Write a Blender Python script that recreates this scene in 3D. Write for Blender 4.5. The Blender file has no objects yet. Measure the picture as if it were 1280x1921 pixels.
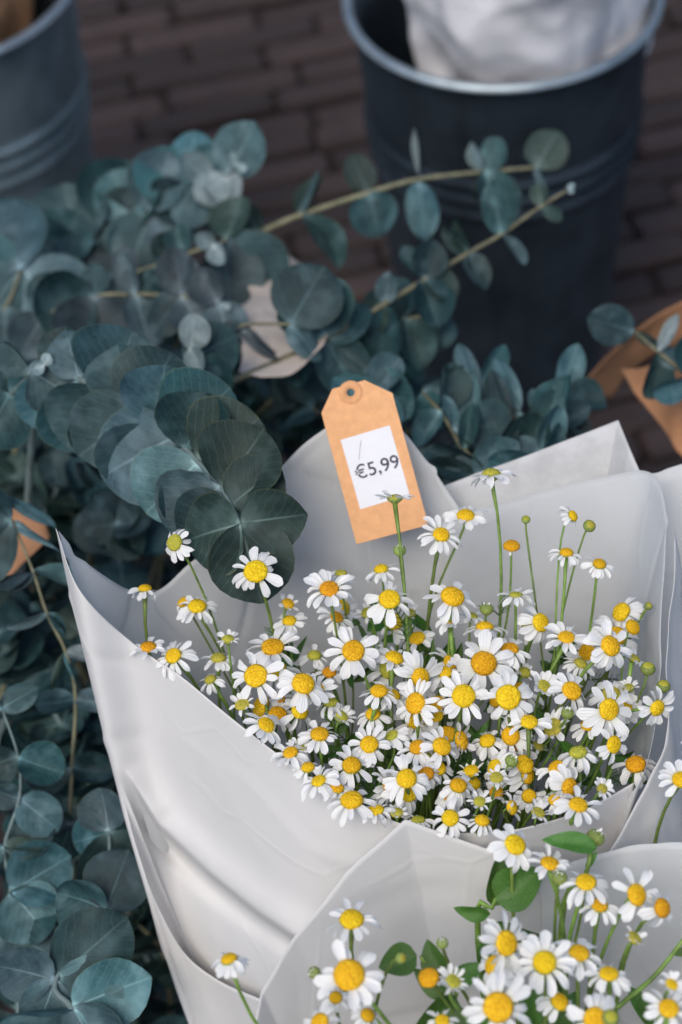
import bpy, bmesh, math, random
from math import sin, cos, pi, radians, sqrt, atan2
from mathutils import Vector, Matrix, noise
from mathutils.bvhtree import BVHTree
V = Vector
rnd = random.Random(7)

# ------------------------------------------------------------------ camera, sky, sun, exposure
scene = bpy.context.scene
PITCH, ROLL, FPX = radians(48), radians(5.5), 3600.0
CAM = V((0, 0, 1.35))
FW = V((0, cos(PITCH), -sin(PITCH)))
_r, _u = V((1, 0, 0)), V((0, sin(PITCH), cos(PITCH)))
RT = _r * cos(ROLL) - _u * sin(ROLL)
UP = _r * sin(ROLL) + _u * cos(ROLL)
cam_data = bpy.data.cameras.new('camera')
cam = bpy.data.objects.new('camera', cam_data)
scene.collection.objects.link(cam)
M = Matrix((RT, UP, -FW)).transposed().to_4x4()
M.translation = CAM
cam.matrix_world = M
cam_data.sensor_fit = 'HORIZONTAL'
cam_data.sensor_width = 24.0
cam_data.lens = FPX / 1280 * 24
cam_data.clip_start = 0.02
cam_data.clip_end = 500
cam_data.dof.use_dof = True
cam_data.dof.focus_distance = 0.86
cam_data.dof.aperture_fstop = 7.0
scene.camera = cam

SUN_EL, SUN_AZ = radians(58), radians(-150)   # azimuth: compass angle from +Y towards +X
world = bpy.data.worlds.new('World')
scene.world = world
world.use_nodes = True
wn, wl = world.node_tree.nodes, world.node_tree.links
wn.clear()
sky = wn.new('ShaderNodeTexSky')
sky.sky_type = 'NISHITA'
sky.sun_disc = False
sky.sun_elevation = SUN_EL
sky.sun_rotation = SUN_AZ
sky.air_density = 1.0
sky.dust_density = 2.2
sky.ozone_density = 1.0
bg = wn.new('ShaderNodeBackground')
bg.inputs['Strength'].default_value = 0.12
wo = wn.new('ShaderNodeOutputWorld')
wl.new(sky.outputs[0], bg.inputs[0])
wl.new(bg.outputs[0], wo.inputs[0])
sd = bpy.data.lights.new('sun', 'SUN')
sd.energy = 1.6
sd.angle = radians(35)
sd.color = (1.0, 0.94, 0.84)
sun = bpy.data.objects.new('sun', sd)
scene.collection.objects.link(sun)
sdir = V((sin(SUN_AZ) * cos(SUN_EL), cos(SUN_AZ) * cos(SUN_EL), sin(SUN_EL)))
sun.rotation_euler = sdir.to_track_quat('Z', 'Y').to_euler()
scene.view_settings.view_transform = 'Standard'
scene.view_settings.look = 'None'
scene.view_settings.gamma = 1
scene.view_settings.use_curve_mapping = False
scene.view_settings.exposure = 0.43
scene.cycles.use_denoising = True
scene.cycles.use_adaptive_sampling = True
scene.cycles.adaptive_threshold = 0.02
scene.cycles.max_bounces = 5
scene.cycles.diffuse_bounces = 3
scene.cycles.transparent_max_bounces = 5


# ------------------------------------------------------------------ helpers
def P(u, v, d=None, z=None):
    """point of the place seen at photo pixel (u, v): at view depth d, or at height z"""
    r = FW + RT * ((u - 640) / FPX) - UP * ((v - 960.5) / FPX)
    if d is None:
        d = (z - CAM.z) / r.z
    return CAM + r * d


def pix(p):
    q = p - CAM
    d = q.dot(FW)
    return 640 + FPX * q.dot(RT) / d, 960.5 - FPX * q.dot(UP) / d


def link(o, parent=None):
    scene.collection.objects.link(o)
    if parent is not None:
        o.parent = parent
    return o


def mesh(name, verts, faces, mat, smooth=True, uvs=None):
    me = bpy.data.meshes.new(name)
    me.from_pydata([tuple(v) for v in verts], [], faces)
    if mat is not None:
        me.materials.append(mat)
    if smooth:
        me.polygons.foreach_set('use_smooth', [True] * len(me.polygons))
    if uvs:
        lay = me.uv_layers.new(name='UVMap')
        for lp in me.loops:
            lay.data[lp.index].uv = uvs[lp.vertex_index]
    me.update()
    return me


def obj(name, me, parent=None, mw=None):
    o = bpy.data.objects.new(name, me)
    link(o, parent)
    if mw is not None:
        o.matrix_local = mw
    return o


def empty(name, loc=(0, 0, 0)):
    o = bpy.data.objects.new(name, None)
    o.empty_display_size = 0.02
    link(o)
    o.location = loc
    return o


def tag(o, label, cat, group=None, kind=None):
    if label: o['label'] = label
    if cat: o['category'] = cat
    if group: o['group'] = group
    if kind: o['kind'] = kind
    return o


def crom(pts, n):
    """Catmull-Rom through pts, n+1 samples"""
    out = []
    m = len(pts) - 1
    for i in range(n + 1):
        x = i / n * m
        k = min(int(x), m - 1)
        t = x - k
        p0 = pts[k - 1] if k > 0 else pts[k] * 2 - pts[k + 1]
        p1, p2 = pts[k], pts[k + 1]
        p3 = pts[k + 2] if k + 2 <= m else pts[k + 1] * 2 - pts[k]
        out.append(0.5 * ((2 * p1) + (p2 - p0) * t + (2 * p0 - 5 * p1 + 4 * p2 - p3) * t * t
                          + (3 * p1 - p0 - 3 * p2 + p3) * t * t * t))
    return out


def lin(pts, n):
    out, m = [], len(pts) - 1
    for i in range(n + 1):
        x = i / n * m
        k = min(int(x), m - 1)
        out.append(pts[k].lerp(pts[k + 1], x - k))
    return out


def bez(a, b, c, d, n):
    return [a * (1 - t) ** 3 + b * 3 * t * (1 - t) ** 2 + c * 3 * t * t * (1 - t) + d * t ** 3
            for t in (i / n for i in range(n + 1))]


def tube_data(pts, rads, sides=6, cap=True):
    vs, fs = [], []
    n = len(pts)
    prev = None
    for i, p in enumerate(pts):
        t = (pts[min(i + 1, n - 1)] - pts[max(i - 1, 0)])
        if t.length < 1e-9: t = V((0, 0, 1))
        t.normalize()
        a = prev if prev is not None else t.orthogonal()
        a = (a - t * a.dot(t))
        if a.length < 1e-6: a = t.orthogonal()
        a.normalize()
        prev = a
        b = t.cross(a)
        r = rads[i] if hasattr(rads, '__len__') else rads
        for k in range(sides):
            th = 2 * pi * k / sides
            vs.append(p + a * (r * cos(th)) + b * (r * sin(th)))
    for i in range(n - 1):
        for k in range(sides):
            k2 = (k + 1) % sides
            fs.append((i * sides + k, i * sides + k2, (i + 1) * sides + k2, (i + 1) * sides + k))
    if cap:
        fs.append(tuple(range(sides))[::-1])
        fs.append(tuple((n - 1) * sides + k for k in range(sides)))
    return vs, fs


def tube(name, pts, rads, mat, parent=None, sides=6):
    vs, fs = tube_data(pts, rads, sides)
    return obj(name, mesh(name, vs, fs, mat), parent)


def lathe(prof, n, wob=None):
    vs, fs = [], []
    for i, (r, z) in enumerate(prof):
        for k in range(n):
            th = 2 * pi * k / n
            rr = r
            vs.append(V((rr * cos(th), rr * sin(th), z)))
    for i in range(len(prof) - 1):
        for k in range(n):
            k2 = (k + 1) % n
            fs.append((i * n + k, i * n + k2, (i + 1) * n + k2, (i + 1) * n + k))
    return vs, fs


# ------------------------------------------------------------------ materials
def newmat(name):
    m = bpy.data.materials.new(name)
    m.use_nodes = True
    nt = m.node_tree
    nt.nodes.clear()
    out = nt.nodes.new('ShaderNodeOutputMaterial')
    return m, nt, out


class N:
    def __init__(s, nt): s.nt = nt

    def add(s, typ, **kw):
        n = s.nt.nodes.new(typ)
        for k, v in kw.items(): setattr(n, k, v)
        return n

    def set(s, sock, v):
        if isinstance(v, bpy.types.NodeSocket): s.nt.links.new(v, sock)
        else: sock.default_value = v

    def math(s, op, a, b=0.0, c=None, clamp=False):
        n = s.add('ShaderNodeMath', operation=op, use_clamp=clamp)
        s.set(n.inputs[0], a); s.set(n.inputs[1], b)
        if c is not None: s.set(n.inputs[2], c)
        return n.outputs[0]

    def mix(s, f, a, b, mode='MIX'):
        n = s.add('ShaderNodeMix', data_type='RGBA', blend_type=mode)
        s.set(n.inputs[0], f)
        for i, v in ((6, a), (7, b)):
            if isinstance(v, tuple) and len(v) == 3: v = v + (1,)
            s.set(n.inputs[i], v)
        return n.outputs[2]

    def noise(s, vec, scale, detail=3, rough=0.55):
        n = s.add('ShaderNodeTexNoise')
        if vec is not None: s.set(n.inputs['Vector'], vec)
        n.inputs['Scale'].default_value = scale
        n.inputs['Detail'].default_value = detail
        n.inputs['Roughness'].default_value = rough
        return n.outputs[0]

    def ramp(s, f, lo, hi):
        n = s.add('ShaderNodeMapRange', interpolation_type='SMOOTHSTEP')
        s.set(n.inputs[0], f)
        n.inputs[1].default_value = lo
        n.inputs[2].default_value = hi
        return n.outputs[0]

    def bump(s, h, strength, dist):
        n = s.add('ShaderNodeBump')
        s.set(n.inputs['Height'], h)
        n.inputs['Strength'].default_value = strength
        n.inputs['Distance'].default_value = dist
        return n.outputs[0]

    def bsdf(s, col, rough=0.5, spec=0.5, metal=0.0, normal=None):
        n = s.add('ShaderNodeBsdfPrincipled')
        if isinstance(col, tuple) and len(col) == 3: col = col + (1,)
        s.set(n.inputs['Base Color'], col)
        s.set(n.inputs['Roughness'], rough)
        s.set(n.inputs['Specular IOR Level'], spec)
        n.inputs['Metallic'].default_value = metal
        if normal is not None: s.set(n.inputs['Normal'], normal)
        return n

    def translucent(s, b, col, f):
        t = s.add('ShaderNodeBsdfTranslucent')
        if isinstance(col, tuple) and len(col) == 3: col = col + (1,)
        s.set(t.inputs[0], col)
        m = s.add('ShaderNodeMixShader')
        s.set(m.inputs[0], f)
        s.nt.links.new(b.outputs[0], m.inputs[1])
        s.nt.links.new(t.outputs[0], m.inputs[2])
        return m


def simple(name, col, rough=0.5, spec=0.4, metal=0.0, nscale=60, var=0.15, bstr=0.2, bdist=0.001, transl=0.0, perobj=0.0):
    m, nt, out = newmat(name)
    n = N(nt)
    tc = n.add('ShaderNodeTexCoord')
    ns = n.noise(tc.outputs['Object'], nscale, 4)
    dk = tuple(c * (1 - var) for c in col)
    lt = tuple(min(1, c * (1 + var)) for c in col)
    c = n.mix(n.ramp(ns, 0.3, 0.7), dk, lt)
    if perobj:
        oi = n.add('ShaderNodeObjectInfo')
        hs = n.add('ShaderNodeHueSaturation')
        n.set(hs.inputs['Value'], n.math('MULTIPLY_ADD', oi.outputs['Random'], 2 * perobj, 1 - perobj))
        n.set(hs.inputs['Hue'], n.math('MULTIPLY_ADD', oi.outputs['Random'], perobj * 0.08, 0.5 - perobj * 0.04))
        n.set(hs.inputs['Color'], c)
        c = hs.outputs[0]
    b = n.bsdf(c, rough, spec, metal, n.bump(ns, bstr, bdist))
    sh = b
    if transl: sh = n.translucent(b, c, transl)
    nt.links.new(sh.outputs[0], out.inputs[0])
    return m


def paper_mat(name, col, transl, mottle=0.05, mscale=40, rough=0.9, spec=0.08, clear=0.0, crease=0.5):
    m, nt, out = newmat(name)
    n = N(nt)
    tc = n.add('ShaderNodeTexCoord')
    a = n.noise(tc.outputs['Object'], mscale, 5, 0.65)
    f = n.noise(tc.outputs['Object'], 900, 3, 0.6)
    g = n.noise(tc.outputs['Object'], 9, 2, 0.5)
    dk = tuple(c * (1 - mottle * 2) for c in col)
    c = n.mix(n.ramp(a, 0.35, 0.65), dk, col)
    h = n.math('ADD', n.math('MULTIPLY', f, 0.12), n.math('MULTIPLY', g, 0.5))
    vo = n.add('ShaderNodeTexVoronoi', feature='DISTANCE_TO_EDGE')
    ad = n.add('ShaderNodeVectorMath', operation='ADD')
    nc = n.add('ShaderNodeTexNoise')
    n.set(nc.inputs['Vector'], tc.outputs['Object'])
    nc.inputs['Scale'].default_value = 7
    sc = n.add('ShaderNodeVectorMath', operation='SCALE')
    n.set(sc.inputs[0], nc.outputs['Color'])
    sc.inputs['Scale'].default_value = 0.035
    n.set(ad.inputs[0], tc.outputs['Object']); n.set(ad.inputs[1], sc.outputs[0])
    n.set(vo.inputs['Vector'], ad.outputs[0])
    vo.inputs['Scale'].default_value = 15
    cr = n.math('MULTIPLY', n.math('SUBTRACT', 1.0, n.ramp(vo.outputs['Distance'], 0.0, 0.035)), n.ramp(n.noise(tc.outputs['Object'], 11, 2), 0.45, 0.6))
    h = n.math('ADD', h, n.math('MULTIPLY', cr, crease))
    b = n.bsdf(c, rough, spec, 0, n.bump(h, 0.35, 0.0016))
    sh = n.translucent(b, c, transl)
    if clear:
        tr = n.add('ShaderNodeBsdfTransparent')
        mx = n.add('ShaderNodeMixShader')
        mx.inputs[0].default_value = clear
        nt.links.new(sh.outputs[0], mx.inputs[1]); nt.links.new(tr.outputs[0], mx.inputs[2])
        sh = mx
    nt.links.new(sh.outputs[0], out.inputs[0])
    return m


def petal_mat():
    m, nt, out = newmat('petal_white')
    n = N(nt)
    uv = n.add('ShaderNodeTexCoord').outputs['UV']
    sp = n.add('ShaderNodeSeparateXYZ')
    n.set(sp.inputs[0], uv)
    w = n.math('SINE', n.math('MULTIPLY', sp.outputs[0], 26.0))
    c = n.mix(n.ramp(sp.outputs[1], 0.0, 0.35), (0.74, 0.74, 0.55), (0.90, 0.90, 0.90))
    oi = n.add('ShaderNodeObjectInfo')
    c = n.mix(n.math('MULTIPLY', oi.outputs['Random'], 0.35), c, (0.84, 0.84, 0.80))
    b = n.bsdf(c, 0.55, 0.25, 0, n.bump(w, 0.3, 0.0004))
    sh = n.translucent(b, c, 0.28)
    nt.links.new(sh.outputs[0], out.inputs[0])
    return m


def disc_mat(name, c0, c1):
    m, nt, out = newmat(name)
    n = N(nt)
    tc = n.add('ShaderNodeTexCoord').outputs['Object']
    vo = n.add('ShaderNodeTexVoronoi')
    n.set(vo.inputs['Vector'], tc)
    vo.inputs['Scale'].default_value = 13
    dist = vo.outputs['Distance']
    ns = n.noise(tc, 5, 3)
    c = n.mix(n.ramp(ns, 0.35, 0.7), c0, c1)
    c = n.mix(n.ramp(dist, 0.25, 0.75), c, tuple(x * 0.82 for x in c0))
    oi = n.add('ShaderNodeObjectInfo')
    hs = n.add('ShaderNodeHueSaturation')
    n.set(hs.inputs['Hue'], n.math('MULTIPLY_ADD', oi.outputs['Random'], 0.025, 0.487))
    n.set(hs.inputs['Color'], c)
    b = n.bsdf(hs.outputs[0], 0.7, 0.2, 0, n.bump(n.math('SUBTRACT', 1.0, dist), 0.55, 0.0010))
    nt.links.new(b.outputs[0], out.inputs[0])
    return m


def euca_mat(name, base, dark, bloom, edge, vein=0.5):
    """round eucalyptus leaf: UV holds the leaf's own (across, along) coordinates"""
    m, nt, out = newmat(name)
    n = N(nt)
    tc = n.add('ShaderNodeTexCoord')
    sp = n.add('ShaderNodeSeparateXYZ')
    n.set(sp.inputs[0], tc.outputs['UV'])
    x, y = n.math('SUBTRACT', sp.outputs[0], 0.5), sp.outputs[1]
    ax = n.math('ABSOLUTE', x)
    oi = n.add('ShaderNodeObjectInfo')
    rn = oi.outputs['Random']
    add = n.add('ShaderNodeVectorMath', operation='ADD')
    n.set(add.inputs[0], tc.outputs['UV'])
    cb = n.add('ShaderNodeCombineXYZ')
    n.set(cb.inputs[0], n.math('MULTIPLY', rn, 37.0)); n.set(cb.inputs[2], n.math('MULTIPLY', rn, 11.0))
    n.set(add.inputs[1], cb.outputs[0])
    pv = add.outputs[0]
    big = n.noise(pv, 3.0, 4, 0.6)
    fine = n.noise(pv, 34.0, 3, 0.6)
    warp = n.math('MULTIPLY', n.math('SUBTRACT', n.noise(pv, 6, 2), 0.5), 0.14)
    # side veins leaving the midrib upwards
    q = n.math('ADD', n.math('SUBTRACT', y, n.math('MULTIPLY', ax, 0.9)), warp)
    fr = n.math('ABSOLUTE', n.math('SUBTRACT', n.math('FRACT', n.math('MULTIPLY', q, 7.0)), 0.5))
    side = n.math('SUBTRACT', 1.0, n.ramp(fr, 0.0, 0.13))
    mid = n.math('SUBTRACT', 1.0, n.ramp(ax, 0.004, 0.022))
    mid = n.math('MULTIPLY', mid, n.math('SUBTRACT', 1.15, y, clamp=True))
    col = n.mix(n.ramp(big, 0.3, 0.7), dark, base)
    col = n.mix(n.math('MULTIPLY', n.ramp(fine, 0.4, 0.75), 0.10), col, bloom)
    col = n.mix(n.math('MULTIPLY', n.ramp(n.noise(pv, 2.2, 2, 0.5), 0.48, 0.75), 0.38), col, bloom)
    r2 = n.math('SQRT', n.math('ADD', n.math('MULTIPLY', x, x), n.math('MULTIPLY', y, y)))
    col = n.mix(n.math('MULTIPLY', n.math('SUBTRACT', 1.0, n.ramp(r2, 0.0, 0.3)), 0.5), col, bloom)
    col = n.mix(n.math('MULTIPLY', n.math('SUBTRACT', 1.0, n.ramp(r2, 0.02, 0.11)), 0.6), col, tuple(min(1, c * 2.0) for c in bloom))
    col = n.mix(n.math('MULTIPLY', side, 0.22 * vein), col, bloom)
    col = n.mix(n.math('MULTIPLY', mid, 0.8 * vein), col, tuple(min(1, c * 1.7) for c in bloom))
    at = n.add('ShaderNodeAttribute', attribute_name='rim')
    col = n.mix(n.math('MULTIPLY', n.ramp(at.outputs['Fac'], 0.95, 1.0), 0.28), col, edge)
    hs = n.add('ShaderNodeHueSaturation')
    n.set(hs.inputs['Color'], col)
    n.set(hs.inputs['Hue'], n.math('MULTIPLY_ADD', rn, 0.03, 0.482))
    rn2 = n.math('FRACT', n.math('MULTIPLY', rn, 17.3))
    n.set(hs.inputs['Value'], n.math('MULTIPLY_ADD', rn2, 0.8, 0.66))
    n.set(hs.inputs['Saturation'], n.math('MULTIPLY_ADD', n.math('FRACT', n.math('MULTIPLY', rn, 5.7)), 0.3, 0.8))
    h = n.math('SUBTRACT', n.math('MULTIPLY', fine, 0.4), n.math('ADD', n.math('MULTIPLY', side, 0.5), mid))
    b = n.bsdf(hs.outputs[0], 0.55, 0.2, 0, n.bump(h, 0.35, 0.0006))
    sh = n.translucent(b, hs.outputs[0], 0.12)
    nt.links.new(sh.outputs[0], out.inputs[0])
    return m


def zinc_mat(name, c0, c1, rough):
    m, nt, out = newmat(name)
    n = N(nt)
    tc = n.add('ShaderNodeTexCoord').outputs['Object']
    vo = n.add('ShaderNodeTexVoronoi')
    n.set(vo.inputs['Vector'], tc)
    vo.inputs['Scale'].default_value = 60
    ns = n.noise(tc, 14, 5, 0.65)
    st = n.add('ShaderNodeMapping')
    n.set(st.inputs[0], tc)
    st.inputs['Scale'].default_value = (40, 40, 3)
    streak = n.noise(st.outputs[0], 1.0, 3, 0.6)
    c = n.mix(n.ramp(ns, 0.3, 0.7), c0, c1)
    c = n.mix(n.math('MULTIPLY', vo.outputs['Color'], 0.25), c, tuple(x * 1.5 for x in c1))
    c = n.mix(n.math('MULTIPLY', n.ramp(streak, 0.45, 0.75), 0.35), c, tuple(x * 0.5 for x in c0))
    rr = n.math('MULTIPLY_ADD', ns, 0.25, rough - 0.1)
    b = n.bsdf(c, rr, 0.5, 0.85, n.bump(ns, 0.15, 0.002))
    nt.links.new(b.outputs[0], out.inputs[0])
    return m


def brick_mat():
    m, nt, out = newmat('clinker_brick')
    n = N(nt)
    tc = n.add('ShaderNodeTexCoord')
    geo = n.add('ShaderNodeNewGeometry')
    oi = n.add('ShaderNodeObjectInfo')
    ns = n.noise(geo.outputs['Position'], 35, 5, 0.7)
    f = n.noise(geo.outputs['Position'], 240, 4, 0.7)
    c = n.mix(oi.outputs['Random'], (0.022, 0.0145, 0.0135), (0.052, 0.034, 0.031))
    c = n.mix(n.math('MULTIPLY', n.ramp(ns, 0.4, 0.75), 0.5), c, (0.020, 0.0165, 0.0175))
    c = n.mix(n.math('MULTIPLY', n.ramp(f, 0.5, 0.8), 0.4), c, (0.065, 0.058, 0.060))
    h = n.math('ADD', n.math('MULTIPLY', ns, 1.0), n.math('MULTIPLY', f, 0.35))
    b = n.bsdf(c, 0.75, 0.35, 0, n.bump(h, 0.6, 0.004))
    nt.links.new(b.outputs[0], out.inputs[0])
    return m


def ground_mat():
    m, nt, out = newmat('sand_joints_and_far_bricks')
    n = N(nt)
    geo = n.add('ShaderNodeNewGeometry')
    mp = n.add('ShaderNodeMapping')
    n.set(mp.inputs[0], geo.outputs['Position'])
    mp.inputs['Rotation'].default_value = (0, 0, -radians(10.5))
    br = n.add('ShaderNodeTexBrick')
    n.set(br.inputs['Vector'], mp.outputs[0])
    br.inputs['Color1'].default_value = (0.022, 0.016, 0.017, 1)
    br.inputs['Color2'].default_value = (0.040, 0.028, 0.028, 1)
    br.inputs['Mortar'].default_value = (0.008, 0.008, 0.008, 1)
    br.inputs['Scale'].default_value = 1
    br.inputs['Brick Width'].default_value = 0.1635
    br.inputs['Row Height'].default_value = 0.044
    br.inputs['Mortar Size'].default_value = 0.004
    ns = n.noise(geo.outputs['Position'], 60, 4)
    c = n.mix(n.math('MULTIPLY', ns, 0.5), br.outputs[0], (0.010, 0.009, 0.010))
    b = n.bsdf(c, 0.85, 0.2, 0, n.bump(n.math('SUBTRACT', ns, br.outputs['Fac']), 0.5, 0.004))
    nt.links.new(b.outputs[0], out.inputs[0])
    return m


M_PETAL = petal_mat()
M_DISC = disc_mat('disc_yellow', (0.78, 0.46, 0.010), (0.88, 0.60, 0.020))
M_DISC_O = disc_mat('disc_orange', (0.68, 0.33, 0.008), (0.80, 0.45, 0.012))
M_DISC_G = disc_mat('disc_green', (0.42, 0.40, 0.05), (0.60, 0.50, 0.06))
M_STEM = simple('chamomile_stem', (0.15, 0.235, 0.045), 0.5, 0.4, nscale=120, var=0.3, perobj=0.3)
M_CALYX = simple('calyx_green', (0.20, 0.26, 0.06), 0.6, 0.3, nscale=8, var=0.3, perobj=0.2)
M_LEAF = simple('bright_leaf', (0.060, 0.155, 0.022), 0.42, 0.5, nscale=40, var=0.3, bstr=0.4, transl=0.15, perobj=0.3)
M_PAPER = paper_mat('white_wrap_paper', (0.745, 0.735, 0.728), 0.24, 0.012, 30, crease=0.25)
M_FROST = paper_mat('frosted_wrap_paper', (0.78, 0.79, 0.795), 0.42, 0.025, 22)
M_FROSTC = paper_mat('see_through_wrap_paper', (0.78, 0.79, 0.795), 0.42, 0.025, 22, clear=0.26)
M_TISSUE = paper_mat('mottled_tissue_paper', (0.75, 0.755, 0.76), 0.34, 0.07, 55)
M_SILVER = paper_mat('silvery_wrap_paper', (0.70, 0.705, 0.745), 0.12, 0.04, 18, 0.32, 0.7)
M_KRAFT = paper_mat('kraft_paper', (0.50, 0.255, 0.135), 0.12, 0.06, 60)
M_NEWS = paper_mat('pale_newsprint', (0.62, 0.55, 0.49), 0.25, 0.06, 35)
M_TAGCARD = simple('tag_card', (0.69, 0.365, 0.175), 0.75, 0.2, nscale=180, var=0.07, bstr=0.25, bdist=0.0004)
M_TAGEDGE = simple('tag_ring', (0.63, 0.32, 0.15), 0.75, 0.2, nscale=180, var=0.07)
M_STICKER = simple('sticker_white', (0.67, 0.67, 0.70), 0.45, 0.3, nscale=100, var=0.02, bstr=0.1, bdist=0.0004)
M_INK = simple('ink_dark', (0.03, 0.03, 0.06), 0.5, 0.3, var=0.3)
M_INKG = simple('ink_grey', (0.42, 0.42, 0.45), 0.6, 0.2)
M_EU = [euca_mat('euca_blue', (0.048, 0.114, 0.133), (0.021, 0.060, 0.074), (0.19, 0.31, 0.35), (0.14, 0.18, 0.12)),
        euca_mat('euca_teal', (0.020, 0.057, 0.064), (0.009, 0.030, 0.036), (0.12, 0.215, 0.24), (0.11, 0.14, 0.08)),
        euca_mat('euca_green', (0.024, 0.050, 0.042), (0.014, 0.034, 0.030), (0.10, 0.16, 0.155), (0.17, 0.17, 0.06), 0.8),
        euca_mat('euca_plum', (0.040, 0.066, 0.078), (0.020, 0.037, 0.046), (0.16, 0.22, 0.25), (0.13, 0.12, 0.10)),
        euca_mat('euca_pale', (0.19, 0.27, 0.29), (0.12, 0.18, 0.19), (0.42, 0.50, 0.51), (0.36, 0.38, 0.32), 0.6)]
M_ESTEM = simple('euca_stem', (0.17, 0.165, 0.105), 0.6, 0.3, nscale=90, var=0.3, perobj=0.25)
M_ESTEMB = simple('euca_stem_blue', (0.12, 0.17, 0.17), 0.6, 0.3, nscale=90, var=0.2, perobj=0.2)
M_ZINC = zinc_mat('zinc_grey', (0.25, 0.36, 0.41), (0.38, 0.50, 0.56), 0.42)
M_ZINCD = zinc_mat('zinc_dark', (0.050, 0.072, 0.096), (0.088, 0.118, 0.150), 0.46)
M_ZRIM = zinc_mat('zinc_rim', (0.22, 0.27, 0.31), (0.34, 0.40, 0.44), 0.45)
M_BRICK = brick_mat()
M_GROUND = ground_mat()

# ------------------------------------------------------------------ pavement
gnd = obj('pavement', mesh('pavement', [(-60, -60, -0.014), (60, -60, -0.014), (60, 60, -0.014), (-60, 60, -0.014)],
                           [(0, 1, 2, 3)], M_GROUND, False))
gnd['kind'] = 'structure'
BR = []
for k in range(6):
    bm = bmesh.new()
    bmesh.ops.create_cube(bm, size=1)
    bmesh.ops.scale(bm, vec=(0.156, 0.0372, 0.05), verts=bm.verts)
    bmesh.ops.bevel(bm, geom=bm.edges[:], offset=0.0045, segments=1, affect='EDGES')
    for v in bm.verts:
        v.co += V((rnd.uniform(-1, 1) * 0.002, rnd.uniform(-1, 1) * 0.002, rnd.uniform(-1, 1) * 0.0012))
    me = bpy.data.meshes.new('brick')
    bm.to_mesh(me); bm.free()
    me.materials.append(M_BRICK)
    BR.append(me)
GA = radians(10.5)
nb = 0
for j in range(-18, 19):
    yy = 1.66 + j * 0.0440
    sh = rnd.uniform(-0.04, 0.04) + (0.082 if j % 2 else 0)
    for i in range(-5, 6):
        xx = i * 0.1635 + sh
        x = xx * cos(GA) - (yy - 1.66) * sin(GA)
        y = xx * sin(GA) + (yy - 1.66) * cos(GA) + 1.66
        if abs(x) > 0.66 or not 0.96 < y < 2.36 or nb >= 299: continue
        m = Matrix.Translation((x, y, -0.025 + rnd.uniform(-0.005, 0.004))) @ Matrix.Rotation(GA + rnd.uniform(-0.02, 0.02), 4, 'Z') \
            @ Matrix.Rotation(rnd.uniform(-0.025, 0.025), 4, 'X') @ Matrix.Rotation(rnd.uniform(-0.012, 0.012), 4, 'Y')
        obj('brick', rnd.choice(BR), gnd, m)
        nb += 1


# ------------------------------------------------------------------ zinc buckets
def bucket(loc, mat, label, r1=0.1265, r0=0.094, h=0.44, tilt=0.0):
    root = empty('zinc_bucket', loc)
    root.rotation_euler = (0, tilt, 0)
    tag(root, label, 'bucket', 'zinc buckets standing on the bricks')

    def rr(z): return r0 + (r1 - r0) * z / h
    prof = [(0.001, 0.012), (r0 - 0.006, 0.012), (r0, 0.0)]
    nz = 110
    for i in range(1, nz + 1):
        z = h * i / nz
        r = rr(z)
        for zc in (0.298, 0.315, 0.332):
            r += 0.0042 * math.exp(-((z - zc) / 0.0036) ** 2)
        prof.append((r, z))
    for i in range(12, -1, -1):
        z = 0.013 + (h - 0.013) * i / 12
        prof.append((rr(z) - 0.002, z))
    prof.append((0.001, 0.014))
    vs, fs = lathe(prof, 64)
    obj('body', mesh('body', vs, fs, mat), root)
    rp = []
    for k in range(9):
        a = 2 * pi * k / 8
        rp.append((r1 + 0.003 + 0.0044 * cos(a), h + 0.0044 * sin(a)))
    vs, fs = lathe(rp, 64)
    obj('rolled_rim', mesh('rolled_rim', vs, fs, M_ZRIM), root)
    return root


BK_Z = 0.44
c_r = P(943, -8, z=BK_Z); c_l = P(-136, -30, z=BK_Z)
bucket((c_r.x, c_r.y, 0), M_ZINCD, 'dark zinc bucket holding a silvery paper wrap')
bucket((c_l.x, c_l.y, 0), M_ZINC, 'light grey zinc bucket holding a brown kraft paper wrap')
bucket((0.03, 0.335, 0), M_ZINC, 'zinc bucket under the wrapped chamomile bouquets', 0.17, 0.13, 0.36)


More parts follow.
